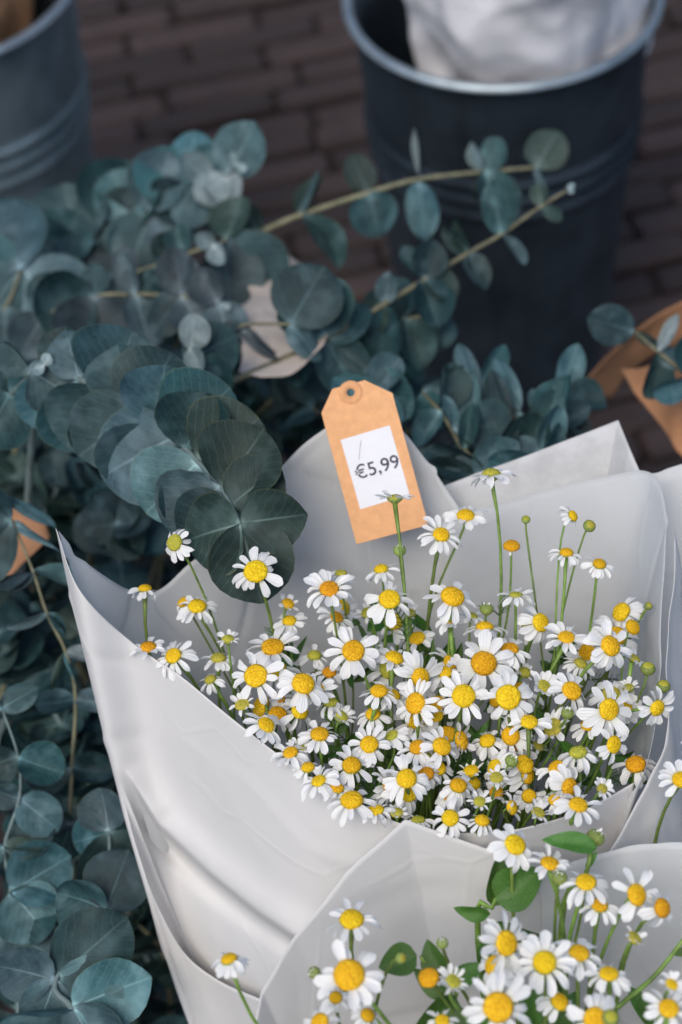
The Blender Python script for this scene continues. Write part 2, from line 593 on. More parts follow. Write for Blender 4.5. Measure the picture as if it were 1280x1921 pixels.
# ------------------------------------------------------------------ paper sheets
def sheet(name, top, bottom, mat, parent=None, ns=60, nt=40, bow=0.0, crink=0.002, cs=14, seed=0, lint=False, fold=None, tpow=1.0, thick=0.0002, facet=0.0012, fcs=11):
    T = lin(top, ns) if lint else crom(top, ns)
    B = lin(bottom, ns) if lint else crom(bottom, ns)
    cen = sum(T, V()) / len(T)
    bc = sum(B, V()) / len(B)
    vs, fs, uv = [], [], []
    for j in range(nt + 1):
        t = (j / nt) ** tpow
        for i in range(ns + 1):
            p = T[i].lerp(B[i], t)
            out = p - cen.lerp(bc, t)
            if out.length > 1e-6: out.normalize()
            p = p + out * (bow * sin(pi * t))
            q = p * cs + V((seed * 7.1, 0, seed))
            nz = noise.noise_vector(q) + noise.noise_vector(q * 2.3) * 0.4
            rg = 1 - abs(noise.noise(q * 0.8)) * 2
            nz = nz + noise.noise_vector(q * 5.5) * 0.16 * (0.4 + t)
            if facet:
                dv, _ = noise.voronoi(p * fcs + noise.noise_vector(p * 6 + V((seed, 0, 0))) * 0.5 + V((seed * 3.3, seed, 0)))
                p = p + out * (facet * (dv[0] - 0.5) + facet * .5 * max(0, 0.08 - (dv[1] - dv[0])) / 0.08)
            p = p + nz * crink + out * (rg * crink * 1.2)
            vs.append(p)
            uv.append((i / ns, 1 - t))
    if fold:
        vs = [fold(p) for p in vs]
    W = ns + 1
    for j in range(nt):
        for i in range(ns):
            fs.append((j * W + i, j * W + i + 1, (j + 1) * W + i + 1, (j + 1) * W + i))
    o = obj(name, mesh(name, vs, fs, mat, True, uv), parent)
    md = o.modifiers.new('thickness', 'SOLIDIFY')
    md.thickness = thick
    md.offset = 0
    return o


def necked(top, cen, neck, k):
    return [neck + V(((p - cen).x * k, (p - cen).y * k, (p - cen).z * 0.15)) for p in top]


O1 = P(740, 1290, z=0.63)
NECK1 = V((-0.012, 0.385, 0.30))


def seg_d(u, v, a, b):
    ax, ay = a; bx, by = b
    t = max(0, min(1, ((u - ax) * (bx - ax) + (v - ay) * (by - ay)) / ((bx - ax) ** 2 + (by - ay) ** 2)))
    cx, cy = ax + t * (bx - ax), ay + t * (by - ay)
    side = (bx - ax) * (v - ay) - (by - ay) * (u - ax)
    return math.hypot(u - cx, v - cy) * (1 if side > 0 else -1), t


FOLD_A = [(236, 1440), (300, 1545), (400, 1640), (490, 1712), (590, 1780)]


def fold_front(p):
    """the pressed fold that runs down across the front of the wrap: proud above the line, sunk below it"""
    u, v = pix(p)
    best, bt = 1e9, 0
    for k in range(len(FOLD_A) - 1):
        d, t = seg_d(u, v, FOLD_A[k], FOLD_A[k + 1])
        if abs(d) < abs(best): best, bt = d, (k + t) / (len(FOLD_A) - 1)
    to_cam = (CAM - p).normalized()
    if best < 0: h = 0.011 * math.exp(-(best / 38) ** 2)
    else: h = -0.009 * math.exp(-((best - 20) / 20) ** 2) + 0.0141 * math.exp(-(best / 6) ** 2)
    h2 = 0.0025 * math.exp(-((best - 95) / 35) ** 2)
    return p + to_cam * ((h + h2) * min(1, bt * 5))


wrapA = empty('bouquet_wrap', NECK1)
tag(wrapA, 'white paper cone wrapped around the chamomile bouquet with the price tag', 'wrapping paper', 'white paper wraps around chamomile')
wrapA.location = (0, 0, 0)
# front sheet (outside seen): from the left peak round the front to the right
topF = [P(104, 992, .884), P(150, 1108, .874), P(252, 1208, z=.652), P(345, 1272, z=.648), P(450, 1356, z=.645), P(560, 1438, z=.642),
        P(660, 1500, z=.64), P(765, 1546, z=.64), P(880, 1562, z=.638), P(1000, 1545, z=.638), P(1100, 1512, z=.638), P(1185, 1468, z=.64)]
frontA = sheet('front_sheet', topF, necked(topF, O1, NECK1, 0.42), M_PAPER, wrapA, 220, 200, 0.016, 0.0008, 9, 1, facet=0.0022, fcs=8, fold=fold_front)
# inner and back sheet
topB = crom([P(106, 994, .886), P(165, 1058, .90), P(240, 1096, .925), P(300, 1104, .945), P(362, 1052, .955), P(432, 998, .962), P(478, 938, .966), P(520, 885, .966), P(565, 838, .964),
             P(618, 800, .962)], 54) + lin([P(624, 796, .962), P(690, 758, .962), P(760, 825, .966), P(862, 954, .968)], 30)
sheet('back_sheet', topB, necked(topB, O1, NECK1, 0.34), M_FROST, wrapA, 252, 120, 0.004, 0.0018, 14, 2, lint=True, facet=.004, fcs=16)
topT = [P(800, 925, .985), P(900, 886, .985), P(1030, 838, .982), P(1160, 789, .978), P(1180, 838, .966), P(1203, 892, .955), P(1225, 960, .945)]
sheet('tissue_corner', topT, necked(topT, O1, NECK1, 0.36), M_TISSUE, wrapA, 120, 100, 0.003, 0.0008, 12, 3, lint=True, facet=.0015)
topR = [P(846, 962, .962), P(930, 950, .960), P(1020, 924, .956), P(1120, 898, .948), P(1210, 884, .935), P(1243, 930, .915), P(1246, 1050, .893), P(1240, 1180, .878),
        P(1232, 1330, .862), P(1205, 1450, z=.645), P(1165, 1505, z=.63)]
sheet('right_sheet', topR, necked(topR, O1, NECK1, 0.36), M_FROSTC, wrapA, 180, 100, 0.004, 0.0011, 12, 4, facet=.0025)
# lower outer layer on the left with its dipping edge
fb = BVHTree.FromPolygons([v.co.copy() for v in frontA.data.vertices], [tuple(p.vertices) for p in frontA.data.polygons])


def on_front(u, v, off):
    """point at pixel (u, v), lifted off the front sheet by off metres"""
    ray = (P(u, v, 1.0) - CAM).normalized()
    h = fb.ray_cast(CAM, ray)[0]
    return None if h is None else h - ray * off


topC, last = [], None
for (u, v, off, d) in ((224, 1456, .012, .880), (236, 1510, .012, .878), (262, 1600, .013, .872), (300, 1700, .014, .876), (345, 1785, .017, .870), (405, 1835, .019, .862), (485, 1872, .020, .852), (600, 1915, .020, .842)):
    q = on_front(u, v, off)
    topC.append(q if q is not None else P(u, v, d))
O1c = O1 + V((0, 0, -0.06))
sheet('outer_sheet', topC, [q.lerp(NECK1 + V(((q - NECK1).x * .45, (q - NECK1).y * .45 - .024, 0)), .96) for q in topC],
      M_PAPER, wrapA, 90, 80, 0.014, 0.0009, 12, 5)

# a third wrap close on the right
wrapR = empty('bouquet_wrap', (0, 0, 0))
tag(wrapR, 'white paper wrap with deep vertical folds beside the tagged bouquet', 'wrapping paper', 'white paper wraps around chamomile')
O3 = V((0.235, 0.50, 0.62)); NECK3 = V((0.16, 0.40, 0.30))
topQ = [P(1192, 884, .957), P(1240, 886, .950), P(1300, 872, .948), P(1380, 880, .94), P(1460, 960, .92), P(1500, 1100, .90)]
sheet('back_sheet', topQ, necked(topQ, O3, NECK3, 0.3), M_FROST, wrapR, 60, 50, 0.004, 0.0018, 12, 6)
topQ2 = [P(1262, 1000, .905), P(1252, 1200, .876), P(1246, 1380, .846), P(1222, 1455, .838), P(1172, 1560, .832), P(1140, 1612, .83)]
sheet('side_sheet', topQ2, [P(1330, 1500, .93), P(1330, 1600, .92), P(1320, 1700, .91), P(1300, 1740, .905), P(1270, 1760, .90), P(1230, 1780, .90)],
      M_PAPER, wrapR, 60, 40, 0.0, 0.0030, 20, 7)

# second bouquet, in front
O2 = V((0.06, 0.335, 0.64)); NECK2 = V((0.065, 0.30, 0.30))
wrapD = empty('bouquet_wrap', (0, 0, 0))
tag(wrapD, 'open white paper wrap around the chamomile with leafy green stems', 'wrapping paper', 'white paper wraps around chamomile')
topD = [P(470, 1960, .822), P(492, 1858, .824), P(560, 1750, .822), P(650, 1640, .818), P(758, 1541, .816), P(840, 1572, .818), P(930, 1604, .818), P(1040, 1612, .815)]
sheet('back_sheet', topD, necked(topD, O2, NECK2, 0.4), M_PAPER, wrapD, 160, 110, 0.002, 0.0012, 10, 8, lint=True, facet=.003)
topD2 = [P(1020, 1640, .812), P(1080, 1616, .812), P(1150, 1598, .812), P(1220, 1589, .808), P(1300, 1592, .80), P(1400, 1640, .78), P(1480, 1760, .75)]
sheet('right_sheet', topD2, necked(topD2, O2, NECK2, 0.4), M_FROST, wrapD, 130, 90, 0.004, 0.0011, 10, 9, facet=.002)
topD3 = [P(470, 1975, .82), P(480, 2120, .78), P(620, 2330, .72), P(900, 2440, .68), P(1200, 2330, .69), P(1420, 2050, .72), P(1480, 1780, .75)]
sheet('front_sheet', topD3, necked(topD3, O2, NECK2, 0.4), M_PAPER, wrapD, 60, 40, 0.004, 0.0016, 10, 10)


# silvery wrap in the dark bucket, kraft wrap in the light one
def cone_wrap(name, label, base, top, r0, r1, mat, crk, seed, cut=0.05, cat='wrapping paper', n=160, nt=130, fold=9):
    root = empty(name, base)
    tag(root, label, cat)
    ax = top - base
    zx = ax.normalized()
    a = zx.orthogonal().normalized(); b = zx.cross(a)
    vs, fs = [], []
    for j in range(nt + 1):
        t = j / nt
        for k in range(n):
            th = 2 * pi * k / n
            r = r0 + (r1 - r0) * t
            fl = noise.noise(V((cos(th) * 1.7, sin(th) * 1.7, seed + t * 0.8)))
            r *= 1 + 0.20 * fl * (0.3 + t) + crk * .35 * abs(noise.noise(V((cos(th) * fold * .25, sin(th) * fold * .25, seed + t * 2.2))))
            hgt = t * (1 + cut * noise.noise(V((cos(th) * 1.5, sin(th) * 1.5, seed + 5))))
            p = ax * hgt + (a * cos(th) + b * sin(th)) * r
            dv, _ = noise.voronoi(V((p.x * 15, p.y * 15, p.z * 12)) + noise.noise_vector(p * 9) * .4 + V((seed, seed, 0)))
            p += noise.noise_vector(p * 22 + V((seed, 0, 0))) * 0.005 + (a * cos(th) + b * sin(th)) * ((dv[0] - .5) * crk * .14 + (noise.voronoi(p * 30 + V((seed, 0, 0)))[0][0] - .4) * crk * .035)
            vs.append(p)
    for j in range(nt):
        for k in range(n):
            k2 = (k + 1) % n
            fs.append((j * n + k, j * n + k2, (j + 1) * n + k2, (j + 1) * n + k))
    o = obj('paper_cone', mesh('paper_cone', vs, fs, mat), root)
    md = o.modifiers.new('thickness', 'SOLIDIFY'); md.thickness = 0.0004
    return root


bx_, by_ = c_r.x, c_r.y
cone_wrap('silver_wrap', 'crumpled silvery white paper wrap standing inside the dark bucket', V((bx_ + 0.010, by_ - 0.008, 0.02)), V((bx_ + 0.020, by_ + 0.012, 0.66)), 0.052, 0.126, M_SILVER, 0.15, 3.0)
bx_, by_ = c_l.x, c_l.y
cone_wrap('kraft_wrap', 'brown kraft paper wrap standing inside the light grey bucket', V((bx_ - 0.01, by_ + 0.005, 0.02)), V((bx_ - 0.012, by_ + 0.02, 0.60)), 0.04, 0.112, M_KRAFT, 0.1, 8.0)

# kraft and newsprint round the eucalyptus
kr = empty('kraft_sheet')
tag(kr, 'opened brown kraft paper under eucalyptus beside the dark bucket', 'paper')
tk = [P(1078, 740, 1.24), P(1150, 662, 1.25), P(1215, 606, 1.26), P(1300, 556, 1.27)]
sheet('outer_flap', tk, [P(1150, 745, 1.30), P(1190, 690, 1.30), P(1250, 655, 1.30), P(1330, 620, 1.30)], M_KRAFT, kr, 30, 16, 0, 0.003, 12, 21)
tk = [P(1168, 688, 1.22), P(1215, 680, 1.20), P(1290, 640, 1.18), P(1380, 620, 1.17)]
sheet('inner_flap', tk, [P(1190, 735, 1.20), P(1245, 800, 1.18), P(1300, 872, 1.16), P(1400, 960, 1.14)], M_KRAFT, kr, 30, 24, 0, 0.002, 12, 22)
kl = empty('kraft_sheet')
tag(kl, 'corner of brown kraft paper showing between dark eucalyptus beside the white peak', 'paper')
sheet('flap', [P(-40, 915, 1.13), P(20, 935, 1.125), P(72, 962, 1.12), P(90, 1000, 1.115)],
      [P(-50, 1115, 1.10), P(0, 1092, 1.10), P(40, 1056, 1.10), P(84, 1016, 1.105)], M_KRAFT, kl, 30, 20, 0, 0.002, 14, 23)
nw = empty('newsprint_sheet')
tag(nw, 'torn pale newsprint wrapped between the eucalyptus stems', 'paper')
sheet('sheet', [P(486, 436, 1.30), P(530, 462, 1.29), P(575, 495, 1.28), P(616, 516, 1.28)],
      [P(455, 700, 1.13), P(500, 706, 1.12), P(545, 700, 1.12), P(590, 655, 1.13)], M_NEWS, nw, 24, 40, 0, 0.006, 16, 24)


# ------------------------------------------------------------------ price tag
def flat_prism(poly, th):
    n = len(poly)
    vs = [V((x, y, 0)) for x, y in poly] + [V((x, y, th)) for x, y in poly]
    fs = [tuple(range(n))[::-1], tuple(range(n, 2 * n))]
    for i in range(n):
        fs.append((i, (i + 1) % n, n + (i + 1) % n, n + i))
    return vs, fs


DT = 0.944
tc0 = P(669, 1021, DT - 0.006)      # lower left corner
tcr = P(804, 985, DT - 0.006)       # lower right
tcu = P(604, 775, DT + 0.004)       # upper left (below the chamfer)
TX = (tcr - tc0); TWID = TX.length; TX.normalize()
TY = tcu - tc0; TY = (TY - TX * TY.dot(TX)); TLEN = TY.length; TY.normalize()
TZ = TX.cross(TY)
MT = Matrix((TX, TY, TZ)).transposed().to_4x4()
MT.translation = tc0
mm = TWID / 140
root = empty('price_tag')
root.matrix_world = MT
tag(root, 'orange brown card price tag reading €5,99 on a white sticker', 'price tag')
W, L, CH = TWID, TLEN, 40 * mm
HC = V((64 * mm, L + 24 * mm)); HR = 7.5 * mm
outer = [(0, 0), (W, 0), (W, L * 0.5), (W, L + 2 * mm), (W - 44 * mm, L + CH), (32 * mm, L + CH), (0, L), (0, L * .5)]
# card with a punched hole: bridge the outline to the hole ring
bm = bmesh.new()
ov = [bm.verts.new((x, y, 0)) for x, y in outer]
hv = [bm.verts.new((HC.x + HR * cos(2 * pi * k / 20), HC.y + HR * sin(2 * pi * k / 20), 0)) for k in range(20)]
es = [bm.edges.new((a[i], a[(i + 1) % len(a)])) for a in (ov, hv) for i in range(len(a))]
bmesh.ops.triangle_fill(bm, use_beauty=True, use_dissolve=False, edges=es)
me = bpy.data.meshes.new('card')
bmesh.ops.recalc_face_normals(bm, faces=bm.faces)
bm.to_mesh(me); bm.free()
me.materials.append(M_TAGCARD)
card = obj('card', me, root)
md = card.modifiers.new('thickness', 'SOLIDIFY'); md.thickness = 0.0007; md.offset = 0
ringv, ringf = lathe([(HR * 1.02, 0.0003), (HR * 1.02, 0.0008), (HR * 2.9, 0.0008), (HR * 3.1, 0.0003)], 32)
obj('reinforcing_ring', mesh('ring', ringv, ringf, M_TAGEDGE), root, Matrix.Translation((HC.x, HC.y, 0)))
sx, sy = 24 * mm, 62 * mm
SW, SL = 97 * mm, 141 * mm
vs, fs = flat_prism([(0, 0), (SW * .5, 1.5 * mm), (SW, 4 * mm), (SW - 2 * mm, SL), (-2 * mm, SL - 3 * mm)], 0.00015)
stk = obj('sticker', mesh('sticker', vs, fs, M_STICKER, False), root, Matrix.Translation((sx, sy, 0.0004)))
fc = bpy.data.curves.new('price_text', 'FONT')
fc.body = '\u20ac5,99'
fc.size = 42 * mm
fc.extrude = 0.00004
fc.offset = 0.00008
fc.materials.append(M_INK)
tx = obj('price_text', fc, stk, Matrix.Translation((8 * mm, 56 * mm, 0.00022)) @ Matrix.Rotation(0.03, 4, 'Z'))
bpy.context.view_layer.update()
tw = tx.dimensions.x
if tw > 0:
    k = 86 * mm / tw
    fc.size *= k
    bpy.context.view_layer.update()
tme = bpy.data.meshes.new_from_object(tx.evaluated_get(bpy.context.evaluated_depsgraph_get()))
tm = tx.matrix_local.copy()
bpy.data.objects.remove(tx)
obj('price_text', tme, stk, tm)
slv, slf = tube_data([V((22 * mm, 92 * mm, 0.0002)), V((29 * mm, 112 * mm, 0.0002)), V((35 * mm, 127 * mm, 0.0002))], 0.00018, 5)
obj('pen_stroke', mesh('pen_stroke', slv, slf, M_INKG), stk)

# ------------------------------------------------------------------ chamomile
PETALS = []
for k in range(9):
    rr_ = random.Random(100 + k)
    wmax = rr_.uniform(0.135, 0.178); droop = rr_.uniform(-0.04, 0.20); tipn = rr_.uniform(0.0, 0.05); cup = rr_.uniform(-0.02, 0.05)
    skew = rr_.uniform(-0.06, 0.06); curl = rr_.uniform(-0.06, 0.03)
    vs, fs, uv = [], [], []
    NA, NL = 4, 7
    for j in range(NL + 1):
        t = j / NL
        w = wmax * (0.42 + 0.58 * sin(min(1, t * 1.35) * pi / 2)) * (sqrt(max(0, 1 - max(0, (t - 0.72) / 0.285) ** 2)))
        w = max(w, 0.012)
        for i in range(NA + 1):
            s = i / NA * 2 - 1
            x = 0.30 + 0.70 * t - (tipn * (1 - abs(s)) * (1 if j == NL else 0) + 0.03 * s * s * t)
            y = s * w + skew * t * t
            z = -droop * t * t + cup * (s * s) * sin(pi * t) + curl * max(0, t - .7) * 3 * (1 + s) + 0.012 * cos(s * 2 * pi) * sin(pi * t)
            vs.append(V((x, y, z)))
            uv.append((i / NA, t))
    for j in range(NL):
        for i in range(NA):
            a = j * (NA + 1) + i
            fs.append((a, a + 1, a + NA + 2, a + NA + 1))
    PETALS.append(mesh('petal', vs, fs, M_PETAL, True, uv))


def dome(r, h, n=20, rings=7, seed=0):
    vs, fs = [], []
    prof = []
    for i in range(rings + 1):
        a = i / rings * pi / 2
        prof.append((r * cos(a) + (0.0 if i < rings else 0.004), h * sin(a)))
    prof = [(r * 0.93, -0.05)] + prof
    vs, fs = lathe(prof, n)
    rr_ = random.Random(seed)
    for v in vs:
        v += v.normalized() * rr_.uniform(-0.014, 0.016)
    fs.append(tuple((len(prof) - 1) * n + k for k in range(n)))
    return vs, fs


DISCS = {}
for nm, mt in (('y', M_DISC), ('o', M_DISC_O), ('g', M_DISC_G)):
    for q, (r, h) in enumerate(((0.345, 0.15), (0.355, 0.23))):
        vs, fs = dome(r, h, seed=q)
        DISCS[nm, q] = mesh('disc', vs, fs, mt)
vs, fs = lathe([(0.02, -0.30), (0.09, -0.29), (0.16, -0.23), (0.30, -0.13), (0.36, -0.05), (0.33, -0.01)], 12)
CALYX = mesh('flower_head', vs, fs, M_CALYX)
vs, fs = lathe([(0.03, -0.62), (0.2, -0.6), (0.52, -0.42), (0.72, -0.1), (0.70, 0.2), (0.55, 0.42), (0.30, 0.52), (0.02, 0.54)], 12)
BUD = mesh('flower_bud', vs, fs, M_CALYX)


def cam_normal(t, phi):
    t, phi = radians(t), radians(phi)
    return (RT * (sin(t) * cos(phi)) + UP * (sin(t) * sin(phi)) - FW * cos(t)).normalized()


def head(parent, p, n, R, typ, dcol, hr):
    zx = n
    xx = V((hr.uniform(-1, 1), hr.uniform(-1, 1), hr.uniform(-1, 1)))
    xx = (xx - zx * xx.dot(zx)).normalized()
    m = Matrix((xx, zx.cross(xx), zx)).transposed().to_4x4()
    m = Matrix.Translation(p) @ m @ Matrix.Scale(R, 4)
    if typ == 'b':
        h = obj('flower_bud', BUD, parent, m)
        for k in range(7):
            th = 2 * pi * k / 7 + hr.uniform(-.2, .2)
            mp = Matrix.Rotation(th, 4, 'Z') @ Matrix.Translation((0.12, 0, 0.15)) @ Matrix.Rotation(-radians(hr.uniform(62, 82)), 4, 'Y') @ Matrix.Scale(hr.uniform(.5, .75), 4)
            obj('petal', hr.choice(PETALS), h, mp)
        return h
    if typ == 'g':   # small green button without petals
        h = obj('flower_bud', BUD, parent, m)
        obj('disc', DISCS['g', 1], h, Matrix.Translation((0, 0, 0.3)) @ Matrix.Scale(1.5, 4))
        return h
    h = obj('flower_head', CALYX, parent, m)
    obj('disc', DISCS[dcol, 1 if typ in 'dn' else hr.randint(0, 1)], h, Matrix.Scale(1.9 if typ == 'n' else hr.uniform(.95, 1.12), 4))
    np_ = {'o': hr.randint(12, 16), 'd': hr.randint(11, 14), 'y': hr.randint(10, 13), 'n': hr.randint(2, 4)}[typ]
    off = hr.uniform(0, 6.28)
    lean, fl, miss, wf = hr.gauss(0, 9), hr.uniform(.9, 1.05), hr.choice((0, .04, .04, .16)), hr.uniform(.8, 1.12)
    droopside, dsa = hr.uniform(0, 6.28), hr.choice((0, 0, 12, 28))
    for k in range(np_):
        if hr.random() < miss: continue
        th = off + 2 * pi * k / np_ + hr.gauss(0, .11)
        el = {'o': hr.gauss(-5 + lean, 10) - dsa * max(0, cos(th - droopside)), 'd': hr.gauss(-28, 14), 'y': hr.gauss(38, 12), 'n': hr.gauss(-50, 15)}[typ]
        ln = {'o': hr.uniform(.90, 1.06), 'd': hr.uniform(.85, 1.02), 'y': hr.uniform(.66, .86), 'n': .9}[typ]
        ln *= fl * (hr.uniform(.72, .9) if hr.random() < .12 else 1)
        mp = Matrix.Rotation(th, 4, 'Z') @ Matrix.Translation((0.22, 0, -0.005 - 0.012 * (k % 2))) @ Matrix.Rotation(-radians(el), 4, 'Y') \
            @ Matrix.Translation((-0.22, 0, 0)) @ Matrix.Rotation(hr.gauss(0, 0.26), 4, 'X') @ Matrix.Diagonal((ln, ln * wf * hr.uniform(.85, 1.12), ln * hr.uniform(.4, 2.0), 1))
        obj('petal', hr.choice(PETALS), h, mp)
    return h


# feathery and ovate leaves
def ovate(name, L_, W_, mat, cup=0.12, bend=0.2):
    vs, fs, uv = [], [], []
    NA, NL = 6, 10
    for j in range(NL + 1):
        t = j / NL
        w = W_ * 0.5 * (sin(pi * t ** 0.75) ** 0.75 if 0 < t < 1 else 0.02)
        for i in range(NA + 1):
            s = i / NA * 2 - 1
            vs.append(V((s * w, L_ * t * (1 - 0.1 * bend * t), cup * abs(s) * w * 2 - bend * L_ * t * t + 0.02 * L_ * sin(9 * t + 3 * s))))
            uv.append((s * .5 + .5, t))
    for j in range(NL):
        for i in range(NA):
            a = j * (NA + 1) + i
            fs.append((a, a + 1, a + NA + 2, a + NA + 1))
    return mesh(name, vs, fs, mat, True, uv)


OV = [ovate('leaf', 1, w, M_LEAF, c, b) for w, c, b in ((.5, .2, .2), (.62, .35, .35), (.42, .1, .1))]


def feather(seed):
    rr_ = random.Random(seed)
    V_, F_ = [], []

    def add(pts, r):
        vs, fs = tube_data(pts, r, 4, False)
        o = len(V_)
        V_.extend(vs); F_.extend(tuple(i + o for i in f) for f in fs)
    main = [V((0.06 * sin(3 * t), t, -0.25 * t * t)) for t in (0, .25, .5, .75, 1)]
    add(main, [.022, .02, .018, .014, .008])
    for k in range(9):
        t = 0.15 + 0.8 * k / 8
        b = V((0.06 * sin(3 * t), t, -0.25 * t * t))
        for s in (-1, 1):
            l = 0.33 * (1 - t * .55) * rr_.uniform(.7, 1.2)
            e = b + V((s * l * .85, l * .7, rr_.uniform(-.1, .1)))
            add([b, b.lerp(e, .5) + V((0, 0, .02)), e], [.014, .014, .006])
    return mesh('feathery_leaf', V_, F_, M_LEAF)


FE = [feather(k) for k in range(3)]


def frame(p, axis, nrm, s):
    y = axis.normalized()
    z = (nrm - y * nrm.dot(y)).normalized()
    x = y.cross(z)
    m = Matrix((x, y, z)).transposed().to_4x4()
    return Matrix.Translation(p) @ m @ Matrix.Diagonal((s, s, s, 1)) if not hasattr(s, '__len__') else Matrix.Translation(p) @ m @ Matrix.Diagonal((s[0], s[1], s[2], 1))


def rvec(r):
    return V((r.uniform(-1, 1), r.uniform(-1, 1), r.uniform(-1, 1)))


LAB = {
    ('o', 'front'): 'open yellow centred chamomile facing out, in the %s',
    ('o', 'up'): 'open yellow centred chamomile turned up, in the %s',
    ('o', 'edge'): 'chamomile seen edge on, in the %s',
    ('oo', 'front'): 'open orange centred chamomile facing out, in the %s',
    ('oo', 'up'): 'open orange centred chamomile turned up, in the %s',
    ('oo', 'edge'): 'orange chamomile seen edge on, in the %s',
    'd': 'chamomile with drooping petals, in the %s',
    'y': 'young chamomile with raised petals, in the %s',
    'n': 'faded bare domed chamomile, in the %s',
    'b': 'closed cream chamomile bud on a thin stem, in the %s',
    'g': 'small green button bud without petals, in the %s',
}


def behind(q):
    """a stem stays inside the paper: a point that would lie before the front sheet moves to its inner side"""
    ray = q - CAM
    l = ray.length
    ray.normalize()
    hit = fb.ray_cast(CAM, ray)[0]
    if hit is None: return q
    h = (hit - CAM).length + .016
    return CAM + ray * max(l, h)


def place(u, v):
    e = min(abs(seg_d(u, v, a, b)[0]) for a, b in zip(EDGE, EDGE[1:]))
    if e < 110: return ', along the front paper edge'
    if v < 1110: return ', rising before the back paper'
    if u > 1080: return ', beside the folded wrap'
    if u < 640: return ', below the round eucalyptus leaves'
    return ', amid the bunch'


def make_bouquet(items, neck, where, group, rad, stem_r=0.00068, guard=False):
    """items: (u, v, diameter px, t, phi, type, disc colour, z, label)"""
    heads = []
    for it in items:
        u, v, D, t, ph, typ, dc, z, lab = it
        p = P(u, v, z=z)
        d = (p - CAM).dot(FW)
        heads.append([p, D * (1.15 if typ not in 'bg' else 1) * d / FPX / 2, cam_normal(t, ph), typ, dc, lab, t, it])
    # small heads join the stem of a near larger one
    def side(h):
        if h[5]: return False
        return h[3] not in 'od' or (h[7][2] < 80 and random.Random(int(h[7][0] + h[7][1])).random() < .55)
    mains = [h for h in heads if not side(h)]
    subs = [h for h in heads if side(h)]
    grp = {id(h): [] for h in mains}
    for s in subs:
        c = sorted(mains, key=lambda m: (m[0] - s[0]).length)
        c = [m for m in c if len(grp[id(m)]) < 3 and (m[0] - s[0]).length < 0.055]
        if c: grp[id(c[0])].append(s)
        else:
            mains.append(s); grp[id(s)] = []
    for h in mains:
        p, R, n, typ, dc, lab, t, it = h
        hr = random.Random(int(it[0] * 7 + it[1] * 13))
        base = neck + V((hr.uniform(-1, 1) * rad, hr.uniform(-1, 1) * rad, hr.uniform(-0.02, 0.03)))
        root = empty('chamomile_sprig', base)
        if not lab:
            kk = typ
            if typ == 'o':
                kk = ('oo' if dc == 'o' else 'o', 'front' if t <= 32 else 'up' if t <= 66 else 'edge')
            lab = LAB[kk] % where
            if typ == 'o':
                lab = ('large ' if it[2] > 96 else 'small ' if it[2] < 72 else '') + lab
            if guard and typ in 'odyn':
                lab = lab.replace(', in the tagged bouquet', ' in the tagged bouquet') + place(it[0], it[1])
        tag(root, lab, 'flower', group)
        s0 = p - n * (R * (0.28 if typ not in 'bg' else 0.58))
        L_ = (s0 - base).length
        dn = (base - s0).normalized()
        side = rvec(hr) * 0.022 + (neck - base) * 0.4
        c1 = s0 + (-n * 0.5 + dn * 0.9 + rvec(hr) * 0.45).normalized() * (L_ * 0.2)
        c2 = s0 + dn * (L_ * 0.42) + side
        pts = bez(s0, c1, c2, base, 16)
        if guard: pts = [behind(q) for q in pts]
        sr = stem_r * hr.uniform(.85, 1.25)
        rads = [sr * (1.6 if i == 0 else 1.0 + 0.3 * i / 16) for i in range(17)]
        inv = Matrix.Translation(-base)

        def lp(q): return q - base
        tube('stem', [lp(q) for q in pts], rads, M_STEM, root)
        head(root, lp(p), n, R, typ, dc, hr)
        for s in grp[id(h)]:
            sp, sR, sn, styp, sdc, _, _, sit = s
            r2 = random.Random(int(sit[0] * 3 + sit[1]))
            e = sp - sn * (sR * (0.28 if styp not in 'bg' else 0.58))
            j = pts[3 + r2.randint(0, 3)]
            if (e - j).length < 0.012: j = pts[7]
            cc = j.lerp(e, 0.5) + V((0, 0, -0.008)) + rvec(r2) * 0.007
            bp = bez(e, e - sn * 0.008, cc, j, 8)
            if guard: bp = [behind(q) for q in bp]
            tube('branch', [lp(q) for q in bp], sr * 0.8, M_STEM, root, 5)
            head(root, lp(sp), sn, sR, styp, sdc, r2)
        inside = guard and min(abs(seg_d(it[0], it[1], a, b)[0]) for a, b in zip(EDGE, EDGE[1:])) > 170
        for k in range(hr.choice((1, 2, 2)) if inside else hr.choice((0, 0, 1))):
            q = pts[hr.randint(3, 7)]
            ax = (rvec(hr) + V((0, 0, .6))).normalized()
            obj('feathery_leaf', hr.choice(FE), root, frame(lp(q), ax, V((0, 0, 1)) + rvec(hr) * .3, hr.uniform(.014, .024)))


Zm = .652


def it(u, v, D, t=35, ph=90, typ='o', dc='y', dz=0.0, lab=None, z=None):
    if z is None:
        z = Zm + dz + (0.022 if v < 1050 else 0.012 if v < 1120 else 0) + random.Random(int(u * 31 + v)).uniform(-.005, .005)
        e = 1e9   # flowers along the front edge stand inside the paper
        for (a, b) in zip(EDGE, EDGE[1:]):
            e = min(e, abs(seg_d(u, v, a, b)[0]))
        z -= (0.012 if u < 420 else 0.004) * max(0, 1 - e / 150)
    return (u, v, D, t, ph, typ, dc, z, lab)


EDGE = [(110, 1000), (150, 1108), (252, 1208), (450, 1356), (560, 1438), (660, 1500), (765, 1546), (880, 1562), (1000, 1545), (1185, 1468)]


